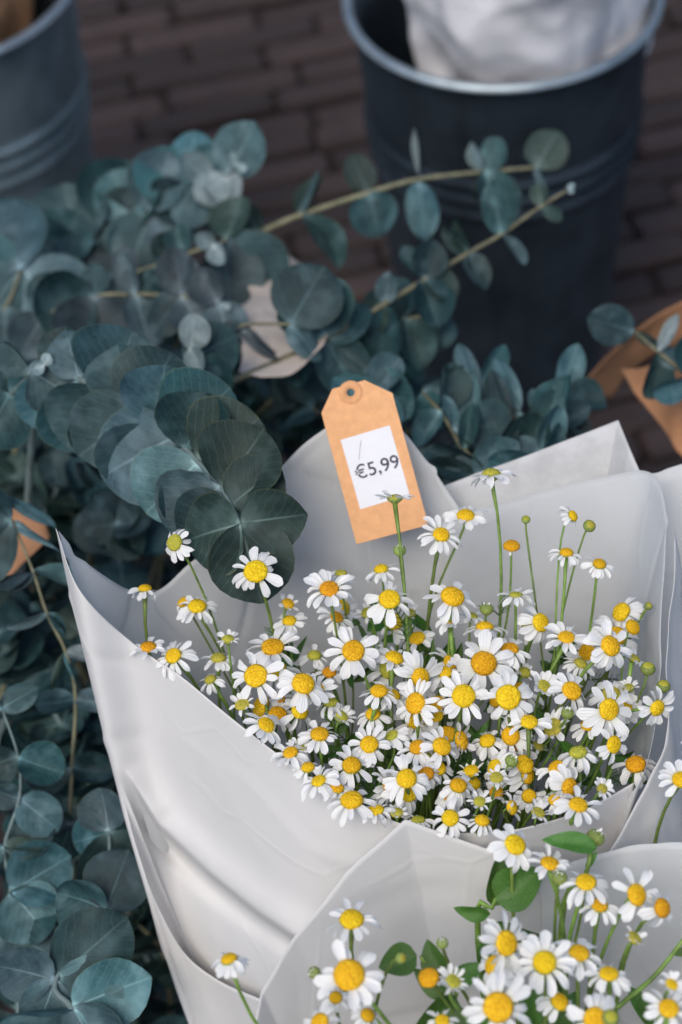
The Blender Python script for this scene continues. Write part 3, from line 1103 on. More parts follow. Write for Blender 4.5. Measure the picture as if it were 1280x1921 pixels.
main_items = [
    it(480, 1072, 106, 24, 90, lab='single open chamomile in front of a round dark green eucalyptus leaf', z=.682),
    it(328, 1018, 74, 32, 160, 'd', 'g', z=.685, lab='greenish centred chamomile leaning out past the round eucalyptus leaves'),
    it(272, 1105, 66, 76, 90, 'd', z=.655, lab='chamomile seen edge on over the dipping edge of the white wrap'),
    it(370, 1138, 80, 55, 90), it(278, 1215, 72, 62, 95, 'o', 'o', .008), it(325, 1230, 82, 36, 120, dz=.006),
    it(512, 1214, 106, 50, 90, 'o', 'o'), it(480, 1268, 102, 22, 110, dz=.008), it(569, 1283, 98, 36, 70, dz=.006), it(618, 1105, 94, 42, 90, 'o', 'o', .01),
    it(540, 1133, 62, 50, 60, 'y', 'y'), it(543, 1165, 66, 55, 90, 'o', 'y', -.004), it(632, 1158, 64, 50, 60, 'o', 'o', -.006),
    it(500, 1360, 84, 50, 50, 'o', 'y'), it(600, 1378, 84, 55, 90, 'o', 'o', -.004), it(522, 1312, 66, 55, 90, 'o', 'o', -.01),
    it(428, 1200, 60, 60, 90, 'y', 'g'), it(345, 1130, 60, 60, 120, 'd', 'y', -.005), it(620, 1318, 70, 70, 90, 'd', 'g', -.008), it(618, 1262, 64, 50, 90, 'o', 'o', -.01),
    it(731, 1124, 102, 30, 90, dz=.01), it(849, 1120, 104, 48, 75, dz=.012), it(828, 1003, 80, 36, 80), it(874, 968, 78, 55, 90),
    it(715, 1068, 68, 66, 100), it(750, 1033, 34, 40, 95, 'b', 'g'), it(663, 1221, 104, 22, 90, 'o', 'o', .006),
    it(741, 934, 74, 84, 92, 'o', 'g', z=.695, lab='chamomile seen from the side in front of the price tag'),
    it(922, 890, 90, 80, 95, 'o', 'g', z=.70, lab='tall chamomile seen edge on against the mottled tissue corner'),
    it(987, 975, 24, 40, 90, 'g', 'g', .012), it(1075, 968, 56, 58, 30, 'd', 'y', .012), it(1106, 987, 34, 30, 60, 'g', 'g', .012), it(960, 1025, 42, 60, 90, 'n', 'o', .01),
    it(1063, 1037, 66, 62, 90, dz=.008), it(1125, 1058, 64, 50, 80, 'd', 'o', .008), it(968, 1116, 66, 78, 90, 'o', 'g'), it(913, 1143, 36, 50, 90, 'b', 'g'),
    it(1015, 1168, 84, 36, 20), it(1063, 1196, 82, 50, 90, dz=.006), it(1145, 1212, 92, 36, 40, dz=.006), it(1187, 1177, 40, 40, 40, 'n', 'o'), it(1217, 1137, 22, 40, 60, 'g', 'g'),
    it(845, 1163, 66, 60, 90, 'o', 'o', -.004), it(910, 1177, 84, 80, 90, 'o', 'y'), it(908, 1245, 112, 24, 90, 'o', 'o', .006), it(957, 1217, 76, 55, 90, 'o', 'o', -.004),
    it(788, 1272, 96, 34, 0), it(835, 1262, 72, 45, 90, 'o', 'y', -.008), it(780, 1320, 94, 40, 160, dz=.004), it(870, 1306, 102, 20, 90, dz=.008), it(954, 1308, 114, 14, 90, dz=.012),
    it(1073, 1296, 88, 36, 60, dz=.004), it(1143, 1331, 104, 24, 0, dz=.008), it(1233, 1328, 76, 36, -30), it(993, 1355, 80, 50, 90), it(711, 1297, 74, 56, 90, 'd', 'y', .004),
    it(693, 1397, 80, 32, 90), it(660, 1436, 92, 42, 90, 'o', 'o'), it(783, 1402, 74, 44, 120, 'o', 'o'), it(829, 1401, 88, 40, 60, dz=.004), it(1152, 1397, 76, 34, 0, 'o', 'y', -.004),
    it(1216, 1255, 40, 55, 90, 'g', 'g'), it(1245, 1288, 38, 55, 90, 'g', 'g'), it(1020, 1288, 74, 40, 60, 'y', 'g', -.004), it(1065, 1338, 34, 40, 90, 'b', 'g'),
    it(1085, 1412, 84, 70, 100, 'd', 'g', -.006), it(960, 1428, 36, 40, 60, 'b', 'g'),
    it(660, 1502, 98, 56, 95, dz=.0), it(763, 1461, 88, 24, 90, dz=.003), it(728, 1475, 76, 58, 10, 'o', 'o', -.004), it(800, 1452, 72, 45, 90, 'o', 'o', -.004),
    it(860, 1474, 80, 48, 80, 'd', 'o'), it(846, 1492, 70, 55, 100, 'd', 'o', -.004), it(932, 1460, 62, 40, 90, 'y', 'g'), it(900, 1505, 58, 36, 90, 'y', 'g'),
    it(960, 1515, 64, 56, 20, 'y', 'y'), it(845, 1535, 78, 26, 100), it(1068, 1477, 84, 40, -10, 'o', 'o'), it(1085, 1510, 88, 50, 80, dz=.006), it(1130, 1480, 54, 40, 60, 'y', 'g'),
    it(785, 1538, 60, 70, 90, 'o', 'g', -.004), it(598, 1465, 74, 56, 110), it(1045, 1440, 80, 55, 120, 'o', 'y', -.01), it(700, 1340, 70, 50, 100, 'o', 'y', -.012),
    it(560, 1405, 70, 62, 90, 'y', 'g', -.006), it(740, 1235, 80, 60, 70, 'o', 'y', -.008), it(915, 1390, 78, 50, 110, 'd', 'y', -.014), it(870, 1255, 70, 50, 40, 'o', 'y', -.012),
    it(690, 1150, 66, 55, 120, 'y', 'g', -.01), it(1090, 1245, 66, 60, 60, 'o', 'g', -.012), it(590, 1230, 66, 60, 90, 'd', 'g', -.014), it(410, 1235, 66, 62, 90, 'o', 'g', -.01),
    it(985, 1262, 60, 50, 60, 'y', 'g', -.01), it(640, 1075, 60, 66, 90, 'o', 'g', .0), it(1190, 1235, 60, 70, 60, 'o', 'g', -.006), it(640, 1345, 72, 60, 60, 'y', 'g', -.012),
    it(1105, 1360, 72, 55, 100, 'o', 'y', -.014), it(735, 1380, 66, 60, 120, 'o', 'g', -.014), it(1010, 1400, 60, 60, 60, 'y', 'g', -.02), it(820, 1345, 66, 60, 120, 'o', 'y', -.016),
    it(455, 1322, 70, 55, 110, 'y', 'g'), it(545, 1412, 76, 55, 110, 'o', 'y'), it(578, 1440, 66, 62, 100, 'd', 'y'), it(632, 1478, 74, 60, 80, 'o', 'y'), it(706, 1520, 70, 60, 95, 'o', 'y'),
    it(745, 1526, 60, 66, 90, 'y', 'g'), it(905, 1540, 66, 60, 80, 'd', 'y'), it(1010, 1525, 66, 55, 70, 'y', 'g'), it(1040, 1500, 60, 50, 120, 'o', 'y'), it(395, 1275, 60, 62, 110, 'd', 'g'),
    it(540, 1290, 60, 60, 100, 'o', 'g', -.016), it(885, 1155, 60, 70, 80, 'o', 'g', -.006), it(770, 1150, 56, 60, 90, 'y', 'g', -.012), it(1180, 1290, 56, 60, 90, 'y', 'g', -.01),
]
xr = random.Random(21)
taken = [(i[0], i[1]) for i in main_items]
for _try in range(1500):
    if len(taken) >= 152: break
    u, v = xr.uniform(470, 1200), xr.uniform(1140, 1500)
    if v > 1150 + (u - 330) * 0.62 + 90 or (u > 1000 and v > 1470): continue
    if min(math.hypot(u - a, v - b) for a, b in taken) < 19: continue
    taken.append((u, v))
    main_items.append(it(u, v, xr.uniform(70, 96), xr.uniform(26, 66), xr.uniform(10, 170), xr.choice('oooddyy'), xr.choice('yyyyog'), -xr.uniform(.008, .022)))
make_bouquet(main_items, NECK1 + V((0, 0, 0.02)), 'tagged bouquet', 'chamomile in the tagged bouquet', 0.022, guard=True)

Zm = .668
low_items = [
    it(967, 1585, 100, 40, 60, z=.668), it(1032, 1620, 84, 60, 80, z=.668), it(1050, 1648, 42, 40, 90, 'b', z=.672), it(1100, 1655, 94, 50, 90, z=.672), it(1125, 1698, 84, 50, 80, 'o', 'o', z=.668),
    it(1195, 1679, 100, 36, 30, z=.672), it(1242, 1704, 84, 42, 20, 'd', 'o', z=.668), it(950, 1770, 116, 34, 20, z=.676), it(1022, 1806, 114, 28, 90, z=.676), it(1087, 1788, 96, 54, 80, z=.67),
    it(1143, 1827, 90, 60, 90, z=.67), it(935, 1890, 136, 20, 90, z=.684), it(928, 1812, 96, 45, 150, 'o', 'y', z=.662), it(1117, 1912, 106, 24, 90, z=.672), it(1146, 1910, 46, 30, 90, 'g', 'g', z=.69),
    it(1260, 1848, 66, 45, 70, 'y', 'y', z=.676), it(1255, 1892, 100, 40, 90, z=.676), it(660, 1726, 108, 54, 92, z=.668), it(655, 1830, 134, 20, 90, z=.684), it(830, 1770, 32, 30, 90, 'b', z=.675),
    it(805, 1835, 52, 40, 120, 'n', 'o', z=.665), it(850, 1842, 80, 50, 60, 'y', 'g', z=.668), it(752, 1798, 30, 40, 20, 'g', 'g', z=.672), it(590, 1825, 34, 30, 150, 'b', z=.672), it(630, 1872, 60, 36, 90, 'd', 'o', z=.662),
    it(600, 1918, 84, 40, 120, z=.672), it(430, 1800, 80, 76, 105, 'd', 'y', z=.675, lab='chamomile seen from the side leaning out over the lower white fold'),
    it(1117, 1572, 50, 50, 70, 'b', z=.662), it(690, 1905, 70, 50, 60, 'd', 'o', z=.66), it(1050, 1880, 90, 50, 60, 'o', 'y', z=.655), it(1190, 1760, 70, 60, 60, 'y', 'g', z=.66), it(830, 1915, 70, 50, 90, 'o', 'y', z=.66),
]
make_bouquet(low_items, NECK2 + V((0, 0, 0.03)), 'leafy bouquet', 'chamomile in the leafy bouquet', 0.03, 0.00075)
make_bouquet([it(1278, 1463, 86, 40, 90, z=.66, lab='chamomile poking from the folded paper beside the tagged bouquet'),
              it(1325, 1400, 90, 40, 90, z=.66, lab='chamomile standing deep in the folded paper wrap')], NECK3 + V((0, 0, .05)), 'folded wrap', 'chamomile in the folded wrap', .01)


# leafy green stems
def leafy(name, label, stem, leaves, group, r=0.0012):
    base = stem[-1]
    root = empty(name, base)
    tag(root, label, 'foliage', group)
    line = crom(stem, 14)
    if 'deep' in group: line = [behind(q) for q in line]
    tube('stem', [q - base for q in line], [r * (0.7 + 0.6 * i / 14) for i in range(15)], M_STEM, root)
    for (u, v, d, al, ln, wd, tau, roll, k) in leaves:
        p = P(u, v, d)
        a = radians(al); tt = radians(tau)
        ax = (RT * cos(a) + UP * sin(a)) * cos(tt) - FW * sin(tt)
        nn = (-FW + (RT * -sin(a) + UP * cos(a)) * roll).normalized()
        s = ln * d / FPX
        obj('leaf', OV[k % 3], root, frame(p - base, ax, nn, (s * wd, s, s)))


leafy('leafy_stem', 'green leaf arching over the paper edge of the leafy bouquet', [P(1110, 1592, .79), P(1100, 1640, .79), P(1050, 1800, .82), NECK2 + V((.01, .01, .03))],
      [(1120, 1592, .788, 165, 105, .8, 10, -.6, 0), (1100, 1630, .79, 60, 40, .8, 10, .3, 2)], 'leafy stems')
leafy('leafy_stem', 'broad dark green leaf pair beneath the topmost flowers of the leafy bouquet', [P(960, 1640, .80), P(925, 1700, .80), P(900, 1800, .82), NECK2 + V((-.01, .01, .03))],
      [(930, 1690, .798, 35, 105, 1.3, 10, .2, 1), (925, 1700, .80, 75, 95, 1.0, 0, -.3, 1), (920, 1715, .80, 175, 70, 1.0, 10, .4, 0), (925, 1730, .80, 330, 110, 1.0, 0, -.5, 1), (905, 1760, .80, 290, 100, 1., -10, .2, 0)], 'leafy stems')
leafy('leafy_stem', 'curled green leaf holding a small button bud', [P(790, 1795, .775), P(810, 1830, .78), P(830, 1900, .80), NECK2 + V((-.02, .0, .03))],
      [(782, 1792, .775, 195, 75, 1.35, 10, -.3, 1), (830, 1830, .775, 120, 70, 1.2, 0, .3, 1), (850, 1850, .78, 40, 70, 1.2, 0, .4, 0)], 'leafy stems')
leafy('leafy_stem', 'dark green leaves crowded low under the large bloom of the leafy bouquet', [P(860, 1850, .775), P(850, 1890, .78), P(840, 1960, .80), NECK2 + V((-.03, .0, .03))],
      [(855, 1870, .775, 230, 110, 1.2, 10, .3, 1), (860, 1890, .775, 300, 120, 1.2, 10, -.3, 1), (850, 1870, .775, 150, 90, 1., 0, .3, 0), (1000, 1850, .78, 280, 110, 1.1, 10, .2, 1),
       (1010, 1880, .78, 330, 90, 1., 10, .2, 0), (1080, 1860, .785, 250, 90, .9, 10, .2, 2), (1180, 1850, .79, 300, 110, .6, 0, .2, 2)], 'leafy stems')
leafy('leafy_stem', 'dark stem with narrow leaves crossing the frosted paper of the leafy bouquet', [P(1300, 1740, .78), P(1230, 1830, .78), P(1160, 1890, .785), P(1100, 1960, .80), NECK2 + V((.03, .0, .03))],
      [(1285, 1760, .78, 60, 70, .7, 0, .3, 0), (1262, 1790, .78, 10, 60, .7, 0, .3, 2), (1200, 1860, .782, 290, 80, .8, 0, .2, 0)], 'leafy stems')
# foliage deep in the tagged bouquet
lr = random.Random(5)
for k, (u, v) in enumerate(((560, 1250), (700, 1180), (800, 1200), (930, 1420), (1000, 1380), (860, 1420), (740, 1440), (1080, 1440), (620, 1400), (1150, 1440), (960, 1330), (830, 1240), (690, 1270), (1040, 1230))):
    tp = P(u, v, z=.618)
    lv = []
    for q in range(lr.randint(5, 7)):
        lv.append((u + lr.uniform(-30, 30), v + lr.uniform(-25, 35), (tp - CAM).dot(FW) + lr.uniform(-.008, .02), lr.uniform(0, 360), lr.uniform(40, 75), lr.uniform(.45, .8), lr.uniform(-20, 40), lr.uniform(-.5, .5), lr.randint(0, 2)))
    leafy('leafy_stem', 'dark green leafy stem between the flowers of the tagged bouquet', [tp, tp.lerp(NECK1, .4) + V((0, 0, .01)), NECK1 + V((0, 0, .03))], lv, 'leafy stems deep in the tagged bouquet')


# ------------------------------------------------------------------ eucalyptus
def euca_leaf(seed, aspect, cup, wav, tip, mat):
    rr_ = random.Random(seed)
    vs, fs, uv, rim = [], [], [], []
    NA, NL = 8, 11
    f1, f2 = rr_.uniform(0, 6), rr_.uniform(0, 6)
    fold, twist = rr_.uniform(-.06, .22), rr_.uniform(-.5, .5)
    for j in range(NL + 1):
        t = 0.5 - 0.5 * cos(pi * j / NL)
        w = 0.5 * aspect * (max(0.0, 4 * t * (1 - t)) ** (0.5 + tip * (t > .5) * (t - .5)))
        w *= 1 + 0.10 * (0.5 - t)
        w = max(w, 0.012)
        for i in range(NA + 1):
            s = sin(pi / 2 * (i / NA * 2 - 1))
            x = s * w * (1 + 0.02 * sin(f1 + t * 7 * (1 if s > 0 else 1.3)))
            z = cup * (x * x * 2.2 + (t - .4) ** 2 * 0.9) + wav * (sin(f1 + t * 5 + s * 2) * abs(s) * .6 + sin(f2 + t * 3) * .3) - 0.02 * math.exp(-(x / .02) ** 2) + fold * abs(x) + twist * x * (t - .3)
            vs.append(V((x, t, z)))
            uv.append((x + 0.5, t))
            rim.append(max(abs(s), abs(2 * t - 1)) if True else 0)
    for j in range(NL):
        for i in range(NA):
            a = j * (NA + 1) + i
            fs.append((a, a + 1, a + NA + 2, a + NA + 1))
    me = mesh('leaf', vs, fs, mat, True, uv)
    at = me.attributes.new('rim', 'FLOAT', 'POINT')
    at.data.foreach_set('value', rim)
    return me


EL = {}
for mi, mt in enumerate(M_EU):
    EL[mi] = [euca_leaf(mi * 10 + k, asp, cp, wv, tp, mt) for k, (asp, cp, wv, tp) in enumerate(
        ((1.08, .30, .03, .1), (1.0, -.22, .04, .3), (1.16, .42, .035, .0), (.94, .16, .06, .6), (1.12, .5, .05, .2), (1.02, -.3, .05, .15)))]


def put_leaf(root, base, p, ax, nn, ln, wd, mi, r):
    return obj('leaf', EL[mi][r.randint(0, 5)], root, frame(p - base, ax, nn, (ln * wd, ln, ln)))


def euca_px(label, nodes, group='eucalyptus sprigs', stem_r=0.0016, mat_stem=None, extra_base=None, seed=1, ls=1.0):
    """nodes: (u, v, d, [(angle, length px, width factor, tilt to camera, roll, material)])"""
    r = random.Random(seed)
    pts = [P(u, v, d) for u, v, d, _ in nodes]
    line = crom(pts, 4 * (len(pts) - 1))
    if extra_base is not None:
        e = V(extra_base)
        a, tg = pts[-1], (pts[-1] - pts[-2]).normalized()
        gl = (e - a).length
        line += bez(a, a + tg * gl * .12 + FW * .02, a.lerp(e, .4) + FW * .07, e, 10)[1:]
    base = line[-1]
    root = empty('eucalyptus_sprig', base)
    tag(root, label, 'eucalyptus', group)
    m = len(line) - 1
    tube('stem', [q - base for q in line], [stem_r * (.55 + .8 * i / m) for i in range(m + 1)], mat_stem or M_ESTEM, root)
    for u, v, d, lv in nodes:
        p = P(u, v, d)
        for (al, ln, wd, tau, roll, mi) in lv:
            a, tt = radians(al), radians(tau)
            ax = (RT * cos(a) + UP * sin(a)) * cos(tt) - FW * sin(tt)
            perp = RT * -sin(a) + UP * cos(a)
            nn = (-FW * cos(tt) - (RT * cos(a) + UP * sin(a)) * sin(tt)) * cos(radians(roll)) + perp * sin(radians(roll))
            put_leaf(root, base, p + rvec(r) * .0006, ax, nn, ln * ls * d / FPX, wd, mi, r)
    return root


# hero sprig with large overlapping rounds (nearest node first)
euca_px('eucalyptus sprig of large overlapping round leaves reaching over the white wrap', [
    (452, 982, .900, [(196, 108, 1.35, 8, 12, 2), (8, 128, 1.05, 4, -10, 2), (285, 156, 1.12, -2, 8, 2)]),
    (432, 946, .908, [(38, 118, 1.1, -4, 10, 2), (212, 112, 1.2, 0, -8, 1)]),
    (414, 912, .915, [(52, 132, 1.2, -8, 10, 2), (232, 128, 1.25, 0, -8, 0)]),
    (393, 889, .923, [(10, 128, 1.1, -12, 10, 2), (250, 118, 1.2, -8, 4, 1)]),
    (372, 866, .930, [(34, 140, 1.2, -14, 12, 2), (224, 140, 1.25, -6, 0, 0)]),
    (349, 843, .939, [(70, 112, 1.2, -10, 8, 1), (256, 132, 1.15, -12, 6, 0)]),
    (325, 820, .948, [(40, 140, 1.2, -8, 14, 1), (208, 165, 1.2, -10, -6, 0)]),
    (295, 797, .957, [(84, 112, 1.3, -6, -8, 0), (248, 142, 1.2, -14, 6, 0)]),
    (262, 772, .966, [(62, 132, 1.3, -8, -8, 1), (214, 150, 1.25, -14, 6, 0)]),
    (232, 753, .976, [(98, 112, 1.3, -10, 6, 0), (254, 138, 1.2, -16, 8, 1)]),
    (200, 735, .986, [(66, 124, 1.25, -12, 6, 1), (232, 132, 1.2, -16, 8, 0)]),
    (150, 712, 1.0, [(106, 95, 1.1, 0, 10, 0), (280, 140, 1.1, -16, -6, 1)]),
    (110, 700, 1.012, [(80, 90, 1.1, -6, 10, 1), (262, 115, 1.1, -10, -6, 0)]),
], stem_r=.0018, mat_stem=M_ESTEMB, extra_base=(-0.25, 0.72, 0.30), seed=3)
euca_px('pale young eucalyptus tip beside the large overlapping rounds', [
    (84, 684, 1.0, [(60, 26, 1.0, 30, 0, 4), (200, 30, .8, 20, 10, 4)]),
    (60, 700, 1.005, [(128, 80, .62, 5, 40, 0), (330, 90, 1.2, -4, 10, 0)]),
    (20, 740, 1.02, [(240, 110, 1.1, 0, 10, 1), (30, 80, 1.1, -20, 10, 1)]),
], extra_base=(-0.27, 0.70, 0.34), mat_stem=M_ESTEMB, seed=4)
# upper cluster ending in a round leaf with a pale young tip
euca_px('eucalyptus sprig ending in a round leaf with white young tips before the bricks', [
    (440, 310, 1.27, [(95, 24, .8, 40, 10, 4), (330, 28, .6, 30, -20, 4)]),
    (428, 328, 1.278, [(62, 108, 1.0, 12, 8, 0), (215, 75, .9, 14, -10, 4)]),
    (396, 338, 1.282, [(140, 70, .95, 20, -24, 4), (310, 70, .9, 10, 18, 4)]),
    (376, 350, 1.288, [(60, 80, 1.0, -6, 10, 0), (250, 84, 1.0, 6, -10, 0)]),
    (356, 360, 1.295, [(86, 112, .95, 2, 8, 0), (318, 110, .75, 6, -20, 3), (195, 80, .9, -20, 10, 1)]),
    (320, 378, 1.298, [(100, 100, .95, -2, 8, 0), (275, 95, .9, 8, -12, 0)]),
    (284, 396, 1.30, [(72, 112, .85, 0, 10, 0), (250, 118, 1.15, 12, -6, 0), (320, 100, 1.0, 10, 12, 3), (180, 100, 1., -20, 0, 1)]),
    (250, 414, 1.305, [(110, 100, 1.0, -4, 8, 0), (280, 104, 1.0, 8, 8, 0)]),
    (215, 432, 1.31, [(78, 128, 1.05, -6, 4, 1), (300, 112, 1.1, 0, 10, 3), (160, 105, 1.0, -20, 10, 1)]),
    (178, 448, 1.31, [(60, 100, 1.0, -6, 8, 0), (250, 110, 1.0, 8, 8, 0)]),
    (142, 464, 1.31, [(100, 118, 1.1, -6, 8, 0), (318, 122, 1.05, 14, 8, 3), (170, 100, .9, 0, 20, 0)]),
    (100, 490, 1.31, [(60, 100, 1.1, 0, 10, 1), (215, 110, 1.1, 4, 0, 0), (280, 100, 1.1, 10, 10, 0)]),
    (80, 500, 1.32, [(100, 100, 1.1, 0, 10, 1), (270, 110, 1.2, 4, 0, 1)]),
], extra_base=(-0.30, 0.90, 0.30), mat_stem=M_ESTEMB, seed=5, ls=1.03)
euca_px('eucalyptus sprig with wide blue leaves in front of the light grey bucket', [
    (40, 505, 1.26, [(120, 130, 1.2, 4, 6, 0), (318, 150, 1.05, 4, -8, 0), (230, 110, 1.1, 0, 10, 0), (175, 110, 1.1, 0, 20, 0)]),
    (10, 575, 1.26, [(0, 110, .8, -10, 10, 3), (270, 90, 1.0, 0, 0, 1)]),
    (-40, 600, 1.27, [(90, 120, 1.0, -10, 0, 0)]),
], extra_base=(-0.36, 0.92, 0.30), seed=6, ls=1.04)
euca_px('eucalyptus sprig with a cream torn tip and large dark teal leaves', [
    (402, 460, 1.22, [(150, 40, .8, 20, 20, 4), (300, 46, .8, 20, -20, 4)]),
    (425, 450, 1.235, [(318, 145, .95, -4, -20, 1), (70, 92, .85, -20, 24, 2), (270, 135, .85, 0, 24, 1)]),
    (340, 480, 1.24, [(270, 90, .8, 0, 30, 3), (100, 60, .8, -20, 0, 1)]),
    (300, 496, 1.25, [(275, 80, .5, 10, 45, 0), (60, 70, .9, -20, 0, 1)]),
    (230, 520, 1.26, [(90, 70, .8, -20, 10, 3), (255, 90, .8, 0, 20, 3)]),
], extra_base=(-0.24, 0.85, 0.30), seed=7, ls=1.0)
euca_px('plum grey eucalyptus sprig lying below the torn cream tip', [
    (412, 568, 1.17, [(330, 30, .6, 40, 0, 4), (120, 70, .9, -5, 15, 3), (285, 84, 1.15, 8, -5, 3)]),
    (342, 555, 1.19, [(100, 90, .9, 0, 15, 3), (305, 95, .9, 6, 10, 3), (230, 90, .9, 0, -15, 1)]),
    (256, 552, 1.21, [(105, 80, .6, 0, 30, 3), (285, 105, .75, 4, 25, 3), (40, 60, .9, 0, 0, 1)]),
    (178, 556, 1.22, [(270, 110, 1.25, 6, 10, 3), (90, 60, .9, 0, 0, 1), (200, 110, 1.1, 0, 10, 1)]),
    (80, 590, 1.22, [(240, 90, 1.1, 0, 10, 3), (80, 80, 1., 0, 10, 1), (330, 90, 1., 0, 10, 1)]),
], extra_base=(-0.26, 0.82, 0.28), seed=8, ls=1.04)
euca_px('pair of small pale green eucalyptus leaves above the large rounds', [
    (358, 655, 1.08, [(85, 62, .95, 15, 20, 4), (300, 52, .75, 20, -20, 4)]),
    (350, 680, 1.09, [(30, 100, 1.0, -10, 10, 1), (250, 60, 1., 0, 0, 2), (330, 90, .9, -14, -20, 1)]),
], extra_base=(-0.15, 0.76, 0.32), seed=9, ls=1.1)
# slender sprigs before the dark bucket
euca_px('slender cut eucalyptus stem with hanging grey leaves crossing the dark bucket', [
    (1005, 314, 1.30, [(60, 82, 1.05, 0, 20, 2), (290, 55, .3, 0, 10, 0)]),
    (912, 322, 1.29, [(70, 72, .72, 5, 15, 1), (110, 62, .2, 0, 60, 4), (285, 120, .55, 5, 10, 1), (250, 60, .35, 0, 50, 2)]),
    (786, 336, 1.28, [(92, 95, .16, 0, 60, 4), (276, 115, .55, 8, 8, 0)]),
    (692, 362, 1.27, [(115, 82, .75, -5, 20, 2), (285, 90, .95, 8, -6, 1)]),
    (562, 404, 1.26, [(70, 95, .22, 0, 50, 1), (302, 125, .32, 4, 40, 1), (60, 90, .5, -20, 30, 2)]),
    (488, 436, 1.26, [(120, 60, .9, -10, 20, 2)]),
], extra_base=(-0.10, 0.93, 0.32), stem_r=.0021, seed=10)
euca_px('slender eucalyptus stem with a white budding tip before the dark bucket', [
    (1066, 356, 1.21, [(40, 16, .8, 20, 0, 4), (330, 14, .8, 20, 0, 4)]),
    (1018, 385, 1.205, [(100, 45, .8, -10, 30, 2), (330, 48, .7, -10, 30, 2)]),
    (940, 440, 1.20, [(100, 105, .55, 4, 15, 1), (305, 72, .35, 0, 40, 0), (88, 60, .5, -10, 0, 2)]),
    (880, 474, 1.19, [(110, 65, .45, 5, 30, 2), (290, 80, .7, 4, 20, 1), (135, 70, .55, 0, 20, 1)]),
    (798, 524, 1.18, [(130, 75, .5, 6, 30, 1), (80, 75, .85, 6, -10, 1), (285, 95, .7, 4, 10, 1), (330, 70, .9, -10, 20, 2)]),
    (722, 570, 1.17, [(80, 62, .75, 8, 10, 0), (265, 115, .7, 0, 20, 1), (230, 70, .8, -10, 0, 2)]),
    (612, 636, 1.15, [(112, 125, 1.12, 8, -6, 1), (40, 110, .9, -20, 20, 1), (300, 120, .95, -14, 10, 1), (140, 60, .2, 10, 50, 0)]),
    (540, 670, 1.14, [(300, 60, .9, -14, 10, 1), (200, 60, .3, 0, 30, 1)]),
    (430, 718, 1.12, []),
], extra_base=(-0.18, 0.78, 0.36), stem_r=.0019, seed=11)
euca_px('short eucalyptus side stem with teal leaves below the white budding tip', [
    (810, 590, 1.20, [(20, 40, .4, 10, 20, 4), (290, 70, 1.1, 0, 10, 1)]),
    (760, 600, 1.20, [(280, 100, .75, 0, 20, 1), (100, 80, .7, -10, 10, 1), (330, 80, .9, -10, 0, 2)]),
    (700, 615, 1.20, [(270, 120, .9, -5, 20, 1), (230, 110, .9, -5, 0, 1), (60, 90, 1, -10, 10, 1)]),
    (620, 640, 1.20, [(270, 110, 1., -8, 0, 1), (90, 100, 1., -8, 0, 1)]),
], extra_base=(0.0, 0.85, 0.30), seed=12)
euca_px('eucalyptus sprig with one green stem end over the pale newsprint', [
    (545, 608, 1.13, [(60, 130, 1.1, -6, 8, 1), (310, 90, .7, 0, 30, 0)]),
    (455, 610, 1.14, [(200, 60, .6, 0, 30, 3), (320, 150, .22, 0, 40, 3)]),
    (420, 640, 1.15, []),
], extra_base=(-0.16, 0.80, 0.32), seed=13)
# narrow blue leaves behind the tag
ar = random.Random(31)
for k, (u0, v0, u1, v1, dd) in enumerate(((800, 735, 900, 880, 1.10), (900, 720, 860, 860, 1.13), (980, 770, 900, 900, 1.10), (1060, 745, 990, 880, 1.12), (690, 700, 760, 850, 1.10), (1040, 790, 1010, 900, 1.09))):
    nd = []
    for q in range(5):
        t = q / 4
        u, v = u0 + (u1 - u0) * t + ar.uniform(-8, 8), v0 + (v1 - v0) * t
        nd.append((u, v, dd - .01 * q, [(ar.uniform(20, 160), ar.uniform(70, 125), ar.uniform(.3, .75), ar.uniform(-15, 15), ar.uniform(-50, 50), ar.choice((0, 0, 1, 1))),
                                        (ar.uniform(180, 350), ar.uniform(70, 125), ar.uniform(.35, .95), ar.uniform(-15, 15), ar.uniform(-40, 40), ar.choice((0, 0, 1, 3)))]))
    euca_px('narrow leaved blue eucalyptus sprig behind the wrap of the tagged bouquet', nd, 'blue eucalyptus behind the tagged bouquet', extra_base=P((u0 + u1) / 2, v1 + 60, dd + .12), seed=40 + k)
euca_px('round teal eucalyptus leaf on a stem lying over the kraft paper', [
    (1192, 622, 1.15, [(165, 92, .85, 6, 8, 1), (330, 60, .4, 0, 30, 2)]),
    (1235, 660, 1.14, [(60, 80, .4, 10, 40, 4), (250, 90, .6, 0, 30, 1), (340, 70, .7, 0, 20, 0)]),
    (1300, 710, 1.13, [(80, 90, .8, 0, 10, 1), (200, 80, .5, 0, 30, 0)]),
], extra_base=(0.36, 0.74, 0.33), seed=14)
